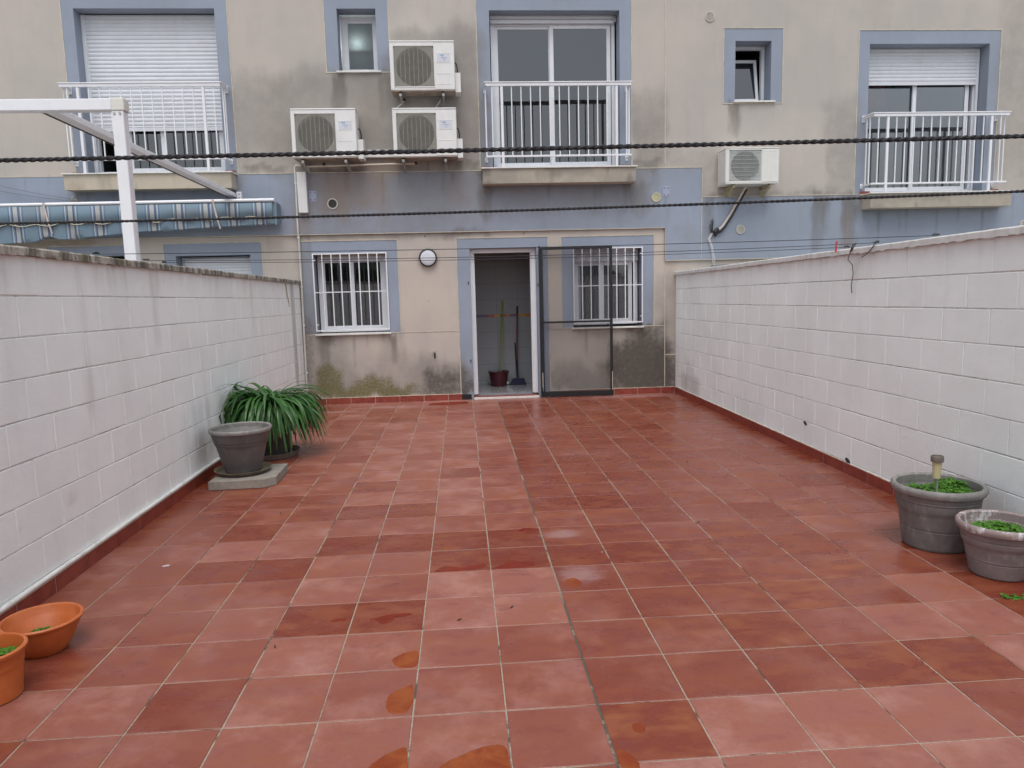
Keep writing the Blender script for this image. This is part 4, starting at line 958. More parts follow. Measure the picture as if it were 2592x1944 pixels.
# white cable duct and the drain pipe at the left corner
b = MB(); b.box(-2.547, -2.428, 7.895, 7.968, 2.585, 3.112, b=.004); tag(b.build('cable_duct', m_acwhite, origin=(-2.49, 7.97, 2.58)), 'white cable duct on the blue band below the leftmost air conditioner', 'duct')
b = MB(); b.tube([(-2.50,7.955,3.20),(-2.562,7.955,3.20),(-2.574,7.955,3.17),(-2.575,7.955,2.9),(-2.583,7.955,2.45),(-2.583,7.955,2.31),(-2.583,7.975,2.27),(-2.585,7.972,1.6),(-2.592,7.972,.8),(-2.598,7.972,.012)], .0135, 12)
dp = b.build('drain_pipe', simple('pvc_white', (.62,.60,.56), .45, var=.04, dirt=.35), origin=(-2.59, 7.96, 0)); tag(dp, 'thin white drain pipe running down the left corner of the middle house', 'pipe')
b = MB()
for z in (2.98, 2.27, 1.62, 1.1, .45): b.lathe([(.0175,-.012),(.0175,.012)], (-2.575 if z > 2.5 else -2.586, 7.955 if z > 2.3 else 7.972, z), 12)
b.build('clamp', m_acwhite, dp)
b = MB(); b.tube([(-2.40,7.83,3.165),(-1.60,7.83,3.178),(-.99,7.83,3.185)], .013, 10); b.tube([(-.99,7.83,3.185),(-.965,7.83,3.20)], .02, 8, mi=1); b.tube([(-2.17,7.83,3.172),(-2.17,7.83,3.215)], .018, 8, mi=1)
tag(b.build('condensate_pipe', [simple('pvc_cream', (.52,.46,.38), .5, dirt=.5, dirtcol=(.25,.15,.08)), m_black], origin=(-1.7, 7.83, 3.17)), 'cream condensate pipe running level beneath the two lower air conditioners', 'pipe')
b = MB(); b.box(-1.70, -1.22, 7.93, 8.0, 3.29, 3.385, b=.004); tag(b.build('cable_duct', m_acwhite, origin=(-1.45, 8, 3.3)), 'short level white duct between the two lower air conditioners', 'duct')
b = MB(); b.tube([(-1.10,7.9,4.0),(-1.13,7.88,3.96),(-1.20,7.84,3.89),(-1.22,7.86,3.80)], .011, 8); b.tube([(-.62,7.85,4.0),(-.70,7.84,3.88)], .006, 6); b.tube([(-1.10,7.9,4.02),(-1.10,7.9,3.99)], .016, 8, mi=1)
tag(b.build('drain_hose', [m_insul, m_black], origin=(-1.1, 7.9, 3.9)), 'short drain hose hanging between the two stacked air conditioners', 'hose')

# vents
def vent(x, z, rad, label, closed, mat, y=YF-.03, slats=9):
    o = empty('wall_vent', (x, y, z), label, 'vent', 'round wall vents')
    b = MB(); b.disc_y(x, z, rad, y-.012, y+.001, 40, ri=rad*.80); b.build('ring', mat, o)
    b = MB()
    if closed == 'grey':
        for k in range(slats):
            q = -rad*.78+2*rad*.78*(k+.5)/slats; h = math.sqrt(max(0, (rad*.79)**2-q*q)); b.box(x-h, x+h, y-.009, y-.004, z+q-.0035, z+q+.0028)
        b.build('slat', mat, o); b = MB(); b.disc_y(x, z, rad*.79, y-.0035, y-.001, 32); b.build('backing', simple('vent_back', (.24,.19,.12), .8), o)
    elif closed == 'disc': b.disc_y(x, z, rad*.79, y-.007, y-.001, 32); b.build('cover', simple('cover_yellow', (.42,.40,.26), .7, dirt=.3), o)
    else:
        for k in range(7):
            q = -rad*.7+2*rad*.7*(k+.5)/7; h = math.sqrt(max(0, (rad*.79)**2-q*q)); b.box(x-h, x+h, y-.006, y-.003, z+q-.002, z+q+.001)
        b.build('slat', simple('dark_slat', (.06,.055,.05), .7), o); b = MB(); b.disc_y(x, z, rad*.79, y-.0028, y-.001, 32); b.build('backing', m_coil, o)
    return o
m_vent = simple('vent_cream', (.52,.50,.45), .6, var=.05, dirt=.3); m_venty = simple('vent_yellowed', (.55,.52,.33), .6, var=.05, dirt=.3)
vent(-2.111, 2.704, .070, 'round cream wall vent with a dark open centre, right of the white cable duct', 'open', m_vent)
vent(2.269, 2.716, .062, 'round yellowed vent cover on the blue band, below the right end of the middle balcony', 'disc', m_venty)
vent(3.460, 2.261, .062, 'round slatted vent on the blue band, below the off-white air conditioner', 'grey', m_vent)
vent(3.010, 5.074, .066, 'round slatted vent high on the beige wall, above the tilted bathroom window', 'grey', m_vent, y=YF)
vent(7.607, 2.254, .062, 'round slatted vent at the far right, just above the right wall', 'grey', m_vent)
m_plate = simple('plate_blue', (.31,.35,.47), .6, var=.03)
for (x, z, lb) in ((-2.365, 2.805, 'small blue-painted plate with four red screws, beside the white cable duct'), (2.408, 2.793, 'small blue-painted plate with four red screws, beside the yellowed vent cover')):
    o = empty('wall_plate', (x, 7.97, z), lb, 'plate', 'painted plates on the blue band')
    b = MB(); b.box(x-.046, x+.046, 7.966, 7.972, z-.07, z+.07, b=.002); b.build('plate', m_plate, o)
    for dx in (-.027, .027):
        for dz in (-.045, .045): b = MB(); b.disc_y(x+dx, z+dz, .0075, 7.962, 7.9665, 10); b.build('screw', m_screw, o)
# round wall lamp
x, z = -.876, 1.967; o = empty('wall_lamp', (x, YF, z), 'round frosted wall lamp with a black ring, between the left window and the door', 'lamp')
Mx = Matrix.Translation((x, YF, z)) @ Matrix.Rotation(R(90), 4, 'X')
b = MB(); b.lathe([(.112,0),(.120,.01),(.122,.035),(.119,.052),(.109,.054),(.104,.048),(.104,.03)], n=48, M=Mx); b.box(x-.128, x-.116, YF-.035, YF-.015, z-.008, z+.008, b=.002); b.box(x+.116, x+.128, YF-.035, YF-.015, z-.008, z+.008, b=.002); b.build('ring', m_black, o)
b = MB(); b.lathe([(.1055,.034),(.102,.044),(.086,.051),(.056,.057),(.02,.060),(0,.0605)], n=48, M=Mx); b.build('lamp_glass', simple('opal_glass', (.60,.62,.66), .45, var=.05, spec=.4), o)
# tap, screw holes, small marks
o = empty('garden_tap', (-.835, YF, .655), 'small brass garden tap with a black spout on the lower wall left of the door', 'tap')
b = MB(); b.tube([(-.835,YF,.665),(-.835,YF-.035,.665)], .010, 10); b.tube([(-.835,YF-.022,.67),(-.835,YF-.022,.685)], .007, 8); b.bar((-.825,YF-.022,.688), (-.895,YF-.03,.680), .010, .004); b.lathe([(.016,0),(.016,.004)], (0,0,0), 16, M=Matrix.Translation((-.835,YF,.665)) @ Matrix.Rotation(R(90),4,'X')); b.build('valve_body', simple('brass', (.45,.40,.28), .35, .8, dirt=.4), o)
b = MB(); b.tube([(-.835,YF-.033,.665),(-.833,YF-.040,.64),(-.833,YF-.040,.595)], [.010,.013,.009], 10); b.build('spout', m_black, o)
b = MB(); b.disc_y(-.895, 1.382, .006, YF-.004, YF+.002, 10)
tag(b.build('wall_plug', m_dark, origin=(-.895, YF, 1.38)), 'tiny dark screw hole in the beige wall below the round lamp', 'screw hole')
for (x, z, lb) in ((-.905,2.255,'tiny dark screw hole just above the round lamp'), (.44,2.268,'tiny dark mark above the open back door')):
    b = MB(); b.box(x-.006, x+.006, YF-.003, YF+.001, z-.014, z+.012, b=.002); tag(b.build('wall_plug', m_dark, origin=(x, YF, z)), lb, 'screw hole')

# cleaning tools in the utility room
m_maroon = simple('maroon_plastic', (.075,.012,.02), .35); m_green_p = simple('green_pole', (.20,.30,.03), .35, var=.05)
o = empty('mop_bucket', (.09, 8.95, .055), 'dark red mop bucket standing just inside the open door', 'bucket')
b = MB(); b.lathe([(.112,0),(.118,.01),(.150,.205),(.163,.21),(.165,.225),(.158,.226),(.146,.215),(.112,.015),(0,.012)], (.09,8.95,.055), 32); b.build('tub', m_maroon, o)
b = MB(); b.lathe([(.10,.226),(.10,.23),(.05,.17),(.045,.17),(.09,.226),(.10,.226)], (.04,8.95,.055), 20, caps=False); b.build('wringer', simple('grey_wringer', (.12,.12,.125), .5), o)
b = MB(); b.tube([(.21,8.95,.10),(.222,8.93,.10)], .018, 8); b.build('foot', m_acwhite, o)
o = empty('mop', (.135, 9.0, .09), 'mop with a lime green pole leaning in the dark red bucket', 'mop')
b = MB(); b.tube([(.130,8.97,.22),(.190,9.185,1.335)], .011, 10); b.tube([(.187,9.178,1.28),(.190,9.186,1.345)], .014, 10); b.build('pole', m_green_p, o)
b = MB(); b.lathe([(.02,.0),(.06,.04),(.055,.10),(.02,.14)], (.13,8.965,.08), 14); b.build('mop_head', simple('mop_cotton', (.35,.33,.30), .95), o)
o = empty('broom', (.39, 9.0, .055), 'broom with a red and black pole and dark blue head, right of the bucket', 'broom')
b = MB(); b.tube([(.385,9.02,.15),(.392,9.06,.42)], .011, 10, mi=1); b.tube([(.392,9.06,.42),(.402,9.14,.95),(.412,9.18,1.14)], .011, 10); b.tube([(.412,9.18,1.14),(.415,9.186,1.255)], .0135, 10, mi=1); b.build('pole', [simple('red_pole', (.16,.015,.02), .35), m_black], o)
b = MB(); b.prism([(.255,.058),(.515,.058),(.475,.155),(.315,.155)], 8.97, 9.02, axis='y'); b.build('broom_head', simple('blue_bristle', (.018,.02,.055), .8), o)
o = empty('dustpan', (.36, 9.1, .06), 'long handled black dustpan tucked behind the broom', 'dustpan')
b = MB(); b.tube([(.385,9.10,.10),(.367,9.17,.69)], .010, 10); b.build('handle', m_black, o); b = MB(); b.box(.30, .50, 9.07, 9.15, .058, .13, b=.006); b.build('pan', m_black, o)

# ================================================================== NEIGHBOUR'S PERGOLA FRAME AND AWNING (left)
m_pw = simple('white_powder_coat', (.78,.79,.82), .35, var=.02, dirt=.08)
o = empty('pergola', (-2.86, 3.54, 0), 'white square-tube pergola rising behind the left wall', 'pergola')
b = MB(); b.box(-2.905, -2.823, 3.50, 3.58, 0, 2.852, b=.004); b.build('post', m_pw, o)
b = MB(); b.box(-6.6, -2.905, 3.50, 3.58, 2.858, 2.938, b=.004); b.build('beam', m_pw, o)
b = MB(); b.box(-2.9045, -2.812, 3.495, 3.585, 2.853, 2.943, b=.006); cc = b.build('corner_cap', simple('cap_cream', (.66,.65,.60), .45), o)
q = MB(); q.disc_y(-2.885, 2.835, .009, 3.494, 3.501, 12); q.disc_y(-2.845, 2.835, .009, 3.494, 3.501, 12); q.build('bolt', m_steel, o)
b = MB(); b.bar((-3.383, 3.581, 2.896), (-3.385, 7.93, 2.826), .088, .052, bev=.004); b.build('rafter', m_pw, o)
b = MB(); b.bar((-3.434, 3.581, 2.872), (-3.436, 7.9, 2.802), .012, .014); b.build('seal', simple('brown_seal', (.10,.07,.06), .8), o)
b = MB(); b.box(-3.335, -3.275, 7.90, 7.972, 2.755, 2.87, b=.003); b.build('wall_bracket', m_pw, o); q = MB(); q.disc_y(-3.30, 2.84, .010, 7.893, 7.901, 12); q.disc_y(-3.30, 2.79, .010, 7.893, 7.901, 12); q.build('bracket_bolt', m_steel, o)
def awning_mat():
    m, n, p, out = new_mat('striped_awning'); g = n.nodes.new('ShaderNodeNewGeometry'); sx = nn(n, 'ShaderNodeSeparateXYZ'); n.links.new(g.outputs['Position'], sx.inputs[0])
    u = mathn(n, 'FRACT', mathn(n, 'DIVIDE', mathn(n, 'ADD', sx.outputs[0], 20.13+.006), .335))
    def band(a, c): return mathn(n, 'MULTIPLY', mathn(n, 'GREATER_THAN', u, a), mathn(n, 'LESS_THAN', u, c))
    c = mix(n, band(.0, .26), (.15,.215,.27), (.33,.34,.335)); 
    for a, e in ((-.01,.05),(.21,.275)): c = mix(n, band(a, e), c, (.07,.095,.17))
    for a, e in ((.315,.335),(.93,.95)): c = mix(n, band(a, e), c, (.48,.50,.50))
    for a, e in ((.37,.40),(.865,.895)): c = mix(n, band(a, e), c, (.08,.13,.22))
    c = mix(n, ramp(n, noise(n, pos(n, (1,1,2)), 4, 5), .4, .75, 0, .4), c, (.17,.17,.18))
    n.links.new(c, p.inputs['Base Color']); p.inputs['Roughness'].default_value = .9; return m
m_awn = awning_mat()
m_tie = simple('tie_cloth', (.50,.42,.38), .9)
o = empty('awning', (-4.6, 7.8, 2.5), 'rolled blue and cream striped awning under the left balcony', 'awning')
b = MB(); b.tube([(-6.9,7.72,2.722),(-2.812,7.72,2.737)], .021, 14); b.build('front_bar', m_pw, o)
R_ = random.Random(3); nx = 150; prof = 12; vs = []
for i in range(nx+1):
    x = -6.9+(4.09)*i/nx; s_ = max(0, (-5.2-x))*.035; tie = math.exp(-((x+5.67)/.10)**2)*.06+math.exp(-((x+3.58)/.06)**2)*.02
    zb = 2.430+(x+2.81)*.042-.03*max(0, math.sin((x+6.4)*1.7))-s_+tie; wob = .008*math.sin(x*11)+.006*math.sin(x*29+1)
    P2 = [(7.735,2.716),(7.722+wob*.4,2.64),(7.716+wob,2.56),(7.718+wob,zb+.06),(7.722,zb+.010),(7.74,zb+wob*.4),(7.80,zb+.012+wob),(7.86,zb+.035),(7.90,zb+.10),(7.92,2.6),(7.90,2.70),(7.80,2.722)]
    vs += [(x, a, c) for a, c in P2]
fs = []
for i in range(nx):
    for k in range(prof): fs.append((i*prof+k, i*prof+(k+1) % prof, (i+1)*prof+(k+1) % prof, (i+1)*prof+k))
fs += [tuple(range(prof)), tuple(nx*prof+k for k in range(prof))]
b = MB(); b.add(vs, fs, smooth=True); b.build('rolled_cloth', m_awn, o)
# scalloped valance with pale binding
vs = []; vb = []
for i in range(nx*2+1):
    x = -6.9+4.06*i/(nx*2); sc_ = .014*math.cos((x+.1)*2*math.pi/.335)+.006*math.sin(x*9); zt = 2.70; z1 = 2.522+(x+2.81)*.018+sc_; y = 7.700+.004*math.sin(x*19)
    vs += [(x, y, zt), (x, y-.004, z1)]; vb.append((x, y-.006, z1))
b = MB(); b.add(vs, [(2*i, 2*i+1, 2*i+3, 2*i+2) for i in range(nx*2)], smooth=True); va = b.build('valance', m_awn, o, fix=False); md = va.modifiers.new('thickness', 'SOLIDIFY'); md.thickness = .002
b = MB(); b.tube(vb, .0055, 5); b.build('binding', simple('binding_cream', (.50,.46,.36), .9), va)
for x, dz in ((-5.66, 0), (-3.57, .02)):
    b = MB(); b.bar((x-.01, 7.69, 2.745), (x+.03, 7.688, 2.50+dz), .022, .003); b.bar((x+.03, 7.688, 2.50+dz), (x+.06, 7.70, 2.36+dz), .018, .003); b.bar((x-.01,7.69,2.747), (x-.01,7.77,2.747), .022, .003)
    b.build('tie_strap', m_tie, o)
b = MB(); b.prism([(7.70,2.42),(7.95,2.47),(7.95,2.70),(7.72,2.71)], -2.812, -2.79, axis='x'); b.build('end_flap', m_awn, o)

# clothes lines of the left neighbour, tied to a hook
hook = (-5.43, 7.93, 2.81)
o = empty('wall_hook', hook, 'small pale hook on the blue band under the left balcony corner', 'hook')
b = MB(); b.tube([(hook[0]+.02,7.97,2.80),(hook[0]+.01,7.93,2.80),(hook[0],7.92,2.82),(hook[0]+.015,7.93,2.84)], .008, 8); b.lathe([(.025,0),(.025,.006)], n=16, M=Matrix.Translation((hook[0]+.02,7.97,2.80)) @ Matrix.Rotation(R(90),4,'X')); b.build('hook_bar', m_insul, o)
for k, (za, zb, xb, lb) in enumerate(((2.995,2.815,-5.43,'upper of two thin wires above the striped awning'),(2.925,2.775,-5.30,'lower of two thin wires above the striped awning'))):
    m_w = simple('thin_wire_%d' % k, (.12,.10,.10), .6)
    b = MB(); b.tube([(-6.29+(xb+6.29)*t-.0, 7.93, za+(zb-za)*t-.012*math.sin(math.pi*t)) for t in [i/10 for i in range(-6, 11)]], .0025, 5)
    tag(b.build('wire', m_w, origin=(xb, 7.93, zb)), lb, 'wire', 'thin wires above the awning')

# ================================================================== CLOTHES LINES OVER THE PATIO
def rope(p0, p1, sag, rad, off, pitch, label, name='clothes_rope', group='thick twisted clothes ropes'):
    p0, p1 = Vector(p0), Vector(p1); L = (p1-p0).length; d = (p1-p0).normalized(); up = Vector((0,0,1)); sd_ = d.cross(up).normalized(); up = sd_.cross(d)
    n = int(L/pitch*8); b = MB()
    for ph in (0, math.pi):
        pts = []
        for i in range(n+1):
            t = i/n; a = 2*math.pi*t*L/pitch+ph; pts.append(p0+(p1-p0)*t-Vector((0,0,1))*sag*4*t*(1-t)+off*(math.cos(a)*sd_+math.sin(a)*up))
        b.tube(pts, rad, 6)
    for pp in (p0, p1):      # knot round the coping edge
        b.tube([pp+Vector((math.copysign(.03, pp.x)*q, .012*math.sin(q*9), -.004+.012*math.sin(q*5))) for q in (0,.4,.8,1.2,1.6,2.0)], rad*1.9, 7)
    o = b.build(name, m_rope, origin=p0); tag(o, label, 'clothes line', group); return o
rope((-2.66,-.397,1.812), (2.60,-.706,1.818), .012, .0034, .0019, .036, 'thick black twisted rope, highest and nearest of the clothes lines')
rope((-2.66,.776,1.800), (2.60,.056,1.806), .024, .0034, .0019, .036, 'thick black twisted rope, second highest of the clothes lines')
def line(p0, p1, sag, label, r=.0022):
    b = MB(); p0, p1 = Vector(p0), Vector(p1); n = 60
    b.tube([p0+(p1-p0)*i/n-Vector((0,0,1))*sag*4*(i/n)*(1-i/n) for i in range(n+1)], r, 6)
    R_ = random.Random(int(p0.y*100))
    for pp in (p0, p1):
        q = [pp+Vector((math.copysign(.012*k, pp.x)*(.5 if k > 3 else 1)+.004*R_.uniform(-1,1), .012*R_.uniform(-1,1), .006*R_.uniform(0,1.6))) for k in range(-2, 5)]; b.tube(q, r*2.6, 6); 
        b.tube([pp+Vector((math.copysign(.02, pp.x), 0, .004)), pp+Vector((math.copysign(.03, pp.x), .02, .018)), pp+Vector((math.copysign(.02, pp.x), .03, .0))], r, 5)
    return tag(b.build('clothes_line', m_thin, origin=p0), label, 'clothes line', 'thin clothes lines tied to the copings')
line((-2.665,2.61,1.789), (2.605,2.474,1.787), .018, 'thin black clothes line passing just over the round wall lamp, nearest of the thin ones')
line((-2.665,3.345,1.780), (2.605,3.143,1.784), .032, 'thin black clothes line carrying the red peg, ending in a dangling tail')
line((-2.665,3.64,1.776), (2.605,3.55,1.776), .030, 'thin black clothes line running just behind the one with the red peg')
m_thread = simple('grey_cord', (.06,.055,.05), .8)
b = MB(); b.tube([(2.53,3.30,1.79),(2.522,3.32,1.74),(2.518,3.345,1.672),(2.53,3.30,1.63),(2.530,3.285,1.56),(2.532,3.31,1.48),(2.532,3.30,1.418)], .0032, 6); b.tube([(2.55,3.30,1.79),(2.52,3.29,1.76),(2.522,3.31,1.74)], .008, 6)
tag(b.build('loose_cord', m_thread, origin=(2.53, 3.3, 1.6)), 'long loose cord dangling down the right wall from its coping', 'cord')
b = MB(); b.tube([(2.54,2.97,1.792),(2.522,2.99,1.77),(2.520,3.07,1.71),(2.522,3.16,1.68)], .0032, 6)
tag(b.build('loose_cord', m_thread, origin=(2.53, 3.05, 1.72)), 'short loose cord hanging slanted over the right coping edge', 'cord')
o = empty('clothes_peg', (2.32, 3.16, 1.76), 'red plastic peg clipped to a thin clothes line near the right wall', 'clothes peg')
b = MB()
for k in (-1, 1):
    b.prism([(2.318+k*.003,1.802),(2.330+k*.003,1.802),(2.323+k*.005,1.76),(2.322+k*.004,1.722),(2.311+k*.004,1.722)], 3.148+.004*k, 3.153+.004*k, axis='y')
b.build('leg', simple('red_peg', (.50,.04,.07), .45), o); b = MB(); b.tube([(2.322,3.144,1.772),(2.322,3.157,1.772)], .005, 8); b.build('spring', m_steel, o)
# yellowed straw strip hanging on the left wall
b = MB(); b.bar((XL+.008,7.18,1.655),(XL+.010,7.21,1.52), .004, .022); b.bar((XL+.010,7.21,1.52),(XL+.012,7.27,1.405), .004, .018); b.bar((XL+.012,7.27,1.405),(XL+.012,7.285,1.365), .004, .008)
tag(b.build('straw_strip', simple('straw', (.34,.27,.10), .9, var=.2), origin=(XL, 7.2, 1.5)), 'narrow yellowed strip stuck near the far end of the left wall', 'strip')
# iron anchors in the right wall
for (y, z, lb, s_) in ((4.03,.272,'black iron ring in the right wall, higher of the two',1.0), (3.305,.105,'black iron ring just above the skirting beside the right wall',1.15)):
    b = MB(); b.tube([(XR-.006-.018*s_*math.sin(a)*.6, y+.016*s_*math.cos(a), z+.018*s_*math.sin(a)) for a in [k*.7 for k in range(10)]], .0055*s_, 7); b.tube([(XR+.002, y+.006, z+.006),(XR-.014, y+.004, z+.004)], .006, 7)
    tag(b.build('iron_ring', m_black, origin=(XR, y, z)), lb, 'ring', 'iron rings in the right wall')

# ================================================================== POTS AND PLANTS
def pot_mat(name, a, c, scale=9, rough=.6, pale=None, amt=.5):
    m, n, p, out = new_mat(name); v = pos(n); f = noise(n, v, scale, 5, .65); f2 = noise(n, pos(n, (1,1,.4)), scale*2.2, 5, .65)
    col = mix(n, ramp(n, f, .35, .68), a, c)
    if pale: col = mix(n, mathn(n, 'MULTIPLY', ramp(n, f2, .52, .68), amt), col, pale)
    n.links.new(col, p.inputs['Base Color']); p.inputs['Roughness'].default_value = rough; bump(n, p, noise(n, v, 120, 3), .15, .002); return m
m_gpot = pot_mat('grey_plastic_pot', (.085,.08,.078), (.12,.112,.108), rough=.5, pale=(.17,.16,.14), amt=.25)
m_gpot2 = pot_mat('faded_grey_pot', (.135,.127,.122), (.185,.174,.166), rough=.62, pale=(.27,.26,.25), amt=.5)
m_gpot3 = pot_mat('pink_grey_pot', (.175,.150,.150), (.235,.20,.20), rough=.6, pale=(.33,.31,.31), amt=.45)
m_opot = pot_mat('orange_plastic', (.47,.115,.026), (.55,.155,.045), 6, .42)
m_rimgrey = pot_mat('bleached_rim_lit_inside', (.19,.185,.175), (.26,.25,.235), 12, .6, pale=(.38,.37,.36), amt=.5)
m_rimpink = pot_mat('bleached_pink_rim_lit_inside', (.26,.21,.20), (.33,.26,.25), 12, .55, pale=(.66,.66,.67), amt=.9)
def pot(c, label, rb, rt, h, rim_h, mats, grooves=(), name='plant_pot', group=None, rim_r=.016, n=64, inner=True):
    o = empty(name, c, label, 'plant pot', group); X, Y, Z = c
    pr = [(rb-.012, 0), (rb-.003, .003), (rb, .012)]; hh = h-rim_h*.9; m = 24
    rad = lambda z: rb+(rt-rim_r-.004-rb)*(z/hh)+(.006 if z > hh*.70 else 0)
    zz_ = sorted({round(hh*i/m, 5) for i in range(1, m+1)} | {gz+q for gz, gd in grooves for q in (-.0045, -.0015, .0015, .0045)})
    for z in zz_:
        r_ = rad(z); near = [(abs(z-gz), gd) for gz, gd in grooves if abs(z-gz) < .0044]
        if near: r_ -= min(near)[1]
        pr.append((r_, z))
    ri = rad(hh)-.007; b = MB(); b.lathe(pr+[(ri, hh)], c, n); pi_ = [(ri-.0005, hh-.001), (rad(hh*.72)-.012, hh*.72), (rad(hh*.68)-.007, hh*.68), (rad(.02)-.007, .02), (0, .018)]
    b.f.pop(); b.m.pop(); b.sm.pop(); b.lathe(pi_, c, n, mi=1, caps=False); b.build('body', [mats[0], mats[1]], o)  # inner wall gets the paler rim material to offset the shade inside
    R0 = rad(hh)-.004; b = MB()
    b.lathe([(R0+.003, h-rim_h), (R0+rim_r*.75, h-rim_h*.92), (R0+rim_r*1.15, h-rim_h*.55), (R0+rim_r*1.05, h-rim_h*.2), (R0+rim_r*.6, h), (R0+.004, h-.001), (R0-.005, h-.008), (R0-.006, h-rim_h), (R0+.003, h-rim_h)], c, n, caps=False); b.build('rim', mats[1], o)
    return o, R0
def soil(c, r, z, parent, name='soil'):
    b = MB(); R_ = random.Random(int(r*1000)); vs = [(c[0], c[1], z+.008)]; fs = []; nr, na = 7, 40
    for i in range(1, nr+1):
        for k in range(na):
            a = 2*math.pi*k/na; q = r*i/nr; vs.append((c[0]+q*math.cos(a), c[1]+q*math.sin(a), z+(R_.random()-.3)*.014*(i < nr)))
    for k in range(na): fs.append((0, 1+k, 1+(k+1) % na))
    for i in range(nr-1):
        for k in range(na): fs.append((1+i*na+k, 1+(i+1)*na+k, 1+(i+1)*na+(k+1) % na, 1+i*na+(k+1) % na))
    b.add(vs, fs); return b.build(name, m_soil, parent, fix=False)
def leaf_mat(name, dark, light, rough=.45, trans=.25):
    m, n, p, out = new_mat(name); a = attr(n, 'shade'); f = noise(n, pos(n), 30, 3)
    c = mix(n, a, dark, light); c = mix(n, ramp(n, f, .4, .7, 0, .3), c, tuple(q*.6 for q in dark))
    c = mix(n, ramp(n, attr(n, 'tip'), .93, 1.0, 0, .7), c, (.30,.24,.08))
    n.links.new(c, p.inputs['Base Color']); p.inputs['Roughness'].default_value = rough
    t = nn(n, 'ShaderNodeBsdfTranslucent'); n.links.new(c, t.inputs[0]); mx = nn(n, 'ShaderNodeMixShader'); mx.inputs[0].default_value = trans
    n.links.new(p.outputs[0], mx.inputs[1]); n.links.new(t.outputs[0], mx.inputs[2]); n.links.new(mx.outputs[0], out.inputs[0]); return m
m_strap = leaf_mat('strap_leaf', (.018,.080,.016), (.065,.19,.035), .36, .18)
m_clover = leaf_mat('clover_leaf', (.045,.16,.014), (.13,.33,.03), .5, .3)
def set_attr(o, name, vals):
    a = o.data.attributes.new(name, 'FLOAT', 'POINT'); a.data.foreach_set('value', np.asarray(vals, dtype=np.float32))
def strap_leaves(parent, c, n, seed):
    R_ = random.Random(seed); b = MB(); sh = []; tp = []
    for i in range(n):
        a = R_.uniform(0, 2*math.pi); L = R_.uniform(.38, .70); w0 = R_.uniform(.010, .0165); el = R_.uniform(.5, 1.35)
        p_ = Vector((c[0]+R_.uniform(-.10,.10)+.05*math.cos(a), c[1]+R_.uniform(-.10,.10)+.05*math.sin(a), c[2]+R_.uniform(-.01,.03)))
        dr = R_.uniform(2.3, 3.7)/L if i % 16 else R_.uniform(1.6, 2.2)/L; ns = 11; st = L/ns; az_ = a; e = el; tw = R_.uniform(-.5,.5); s0 = R_.random(); vs = []
        for k in range(ns+1):
            t = k/ns; d = Vector((math.cos(az_)*math.cos(e), math.sin(az_)*math.cos(e), math.sin(e))); side = Vector((-math.sin(az_), math.cos(az_), 0)); nrm = side.cross(d)
            side = side*math.cos(tw*t)+nrm*math.sin(tw*t); ww = w0*min(1, .55+t*1.6)*(1-max(0, (t-.55)/.45)**1.8)+.0008
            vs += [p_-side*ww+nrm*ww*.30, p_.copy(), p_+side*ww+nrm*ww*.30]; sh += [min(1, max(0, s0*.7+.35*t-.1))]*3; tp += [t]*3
            p_ = p_+d*st; e -= dr*st*(1.0 if e > -1.1 else .15); az_ += R_.uniform(-.05,.05)
            if p_.x < XL+.015: p_.x = XL+.015; az_ = az_*.6+(math.copysign(math.pi/2, math.sin(az_)))*.4
            if p_.z < .035: p_.z = .035
        b.add(vs, [(3*k+j, 3*k+j+1, 3*k+4+j, 3*k+3+j) for k in range(ns) for j in (0, 1)], smooth=True)
    o = b.build('foliage', m_strap, parent, fix=False); set_attr(o, 'shade', sh); set_attr(o, 'tip', tp); return o
def clover(parent, spots, name='foliage', mat=None, dens=1.0, size=(.011,.019), h=(.015,.055), seed=1):
    R_ = random.Random(seed); b = MB(); sh = []; tp = []
    for (cx, cy, cz, r, n) in spots:
        for i in range(int(n*dens)):
            a = R_.uniform(0, 2*math.pi); q = r*math.sqrt(R_.random()); x, y = cx+q*math.cos(a), cy+q*math.sin(a); hh = R_.uniform(*h)*(1.15-.5*q/r); z = cz+hh; s0 = R_.random(); s_ = R_.uniform(*size)
            tx, ty = R_.uniform(-.35,.35), R_.uniform(-.35,.35)
            for k in range(3):
                th = 2*math.pi*k/3+a*3; dx, dy = math.cos(th), math.sin(th); px, py = -dy, dx; dp_ = -.25*s_
                pts = [(0,0,0),(.55,-.5,.0),(1.0,-.62,dp_),(1.18,-.25,dp_),(1.02,0,dp_*.6),(1.18,.25,dp_),(1.0,.62,dp_),(.55,.5,.0)]
                vs = [(x+s_*(u*dx+v_*px), y+s_*(u*dy+v_*py), z+w_+s_*(tx*(u*dx+v_*px)+ty*(u*dy+v_*py))) for u, v_, w_ in pts]
                b.add(vs, [(0,1,2,3,4), (0,4,5,6,7)]); sh += [min(1, max(0, s0*.8+.3*(hh-h[0])/(h[1]-h[0])))]*8; tp += [0]*8
            vs = [(x-.0008,y,z),(x+.0008,y,z),(x+.0008-.2*(x-cx),y-.2*(y-cy),cz-.01),(x-.0008-.2*(x-cx),y-.2*(y-cy),cz-.01)]; b.add(vs, [(0,1,2,3)]); sh += [.3]*4; tp += [0]*4
    o = b.build(name, mat or m_clover, parent, fix=False); set_attr(o, 'shade', sh); set_attr(o, 'tip', tp); return o

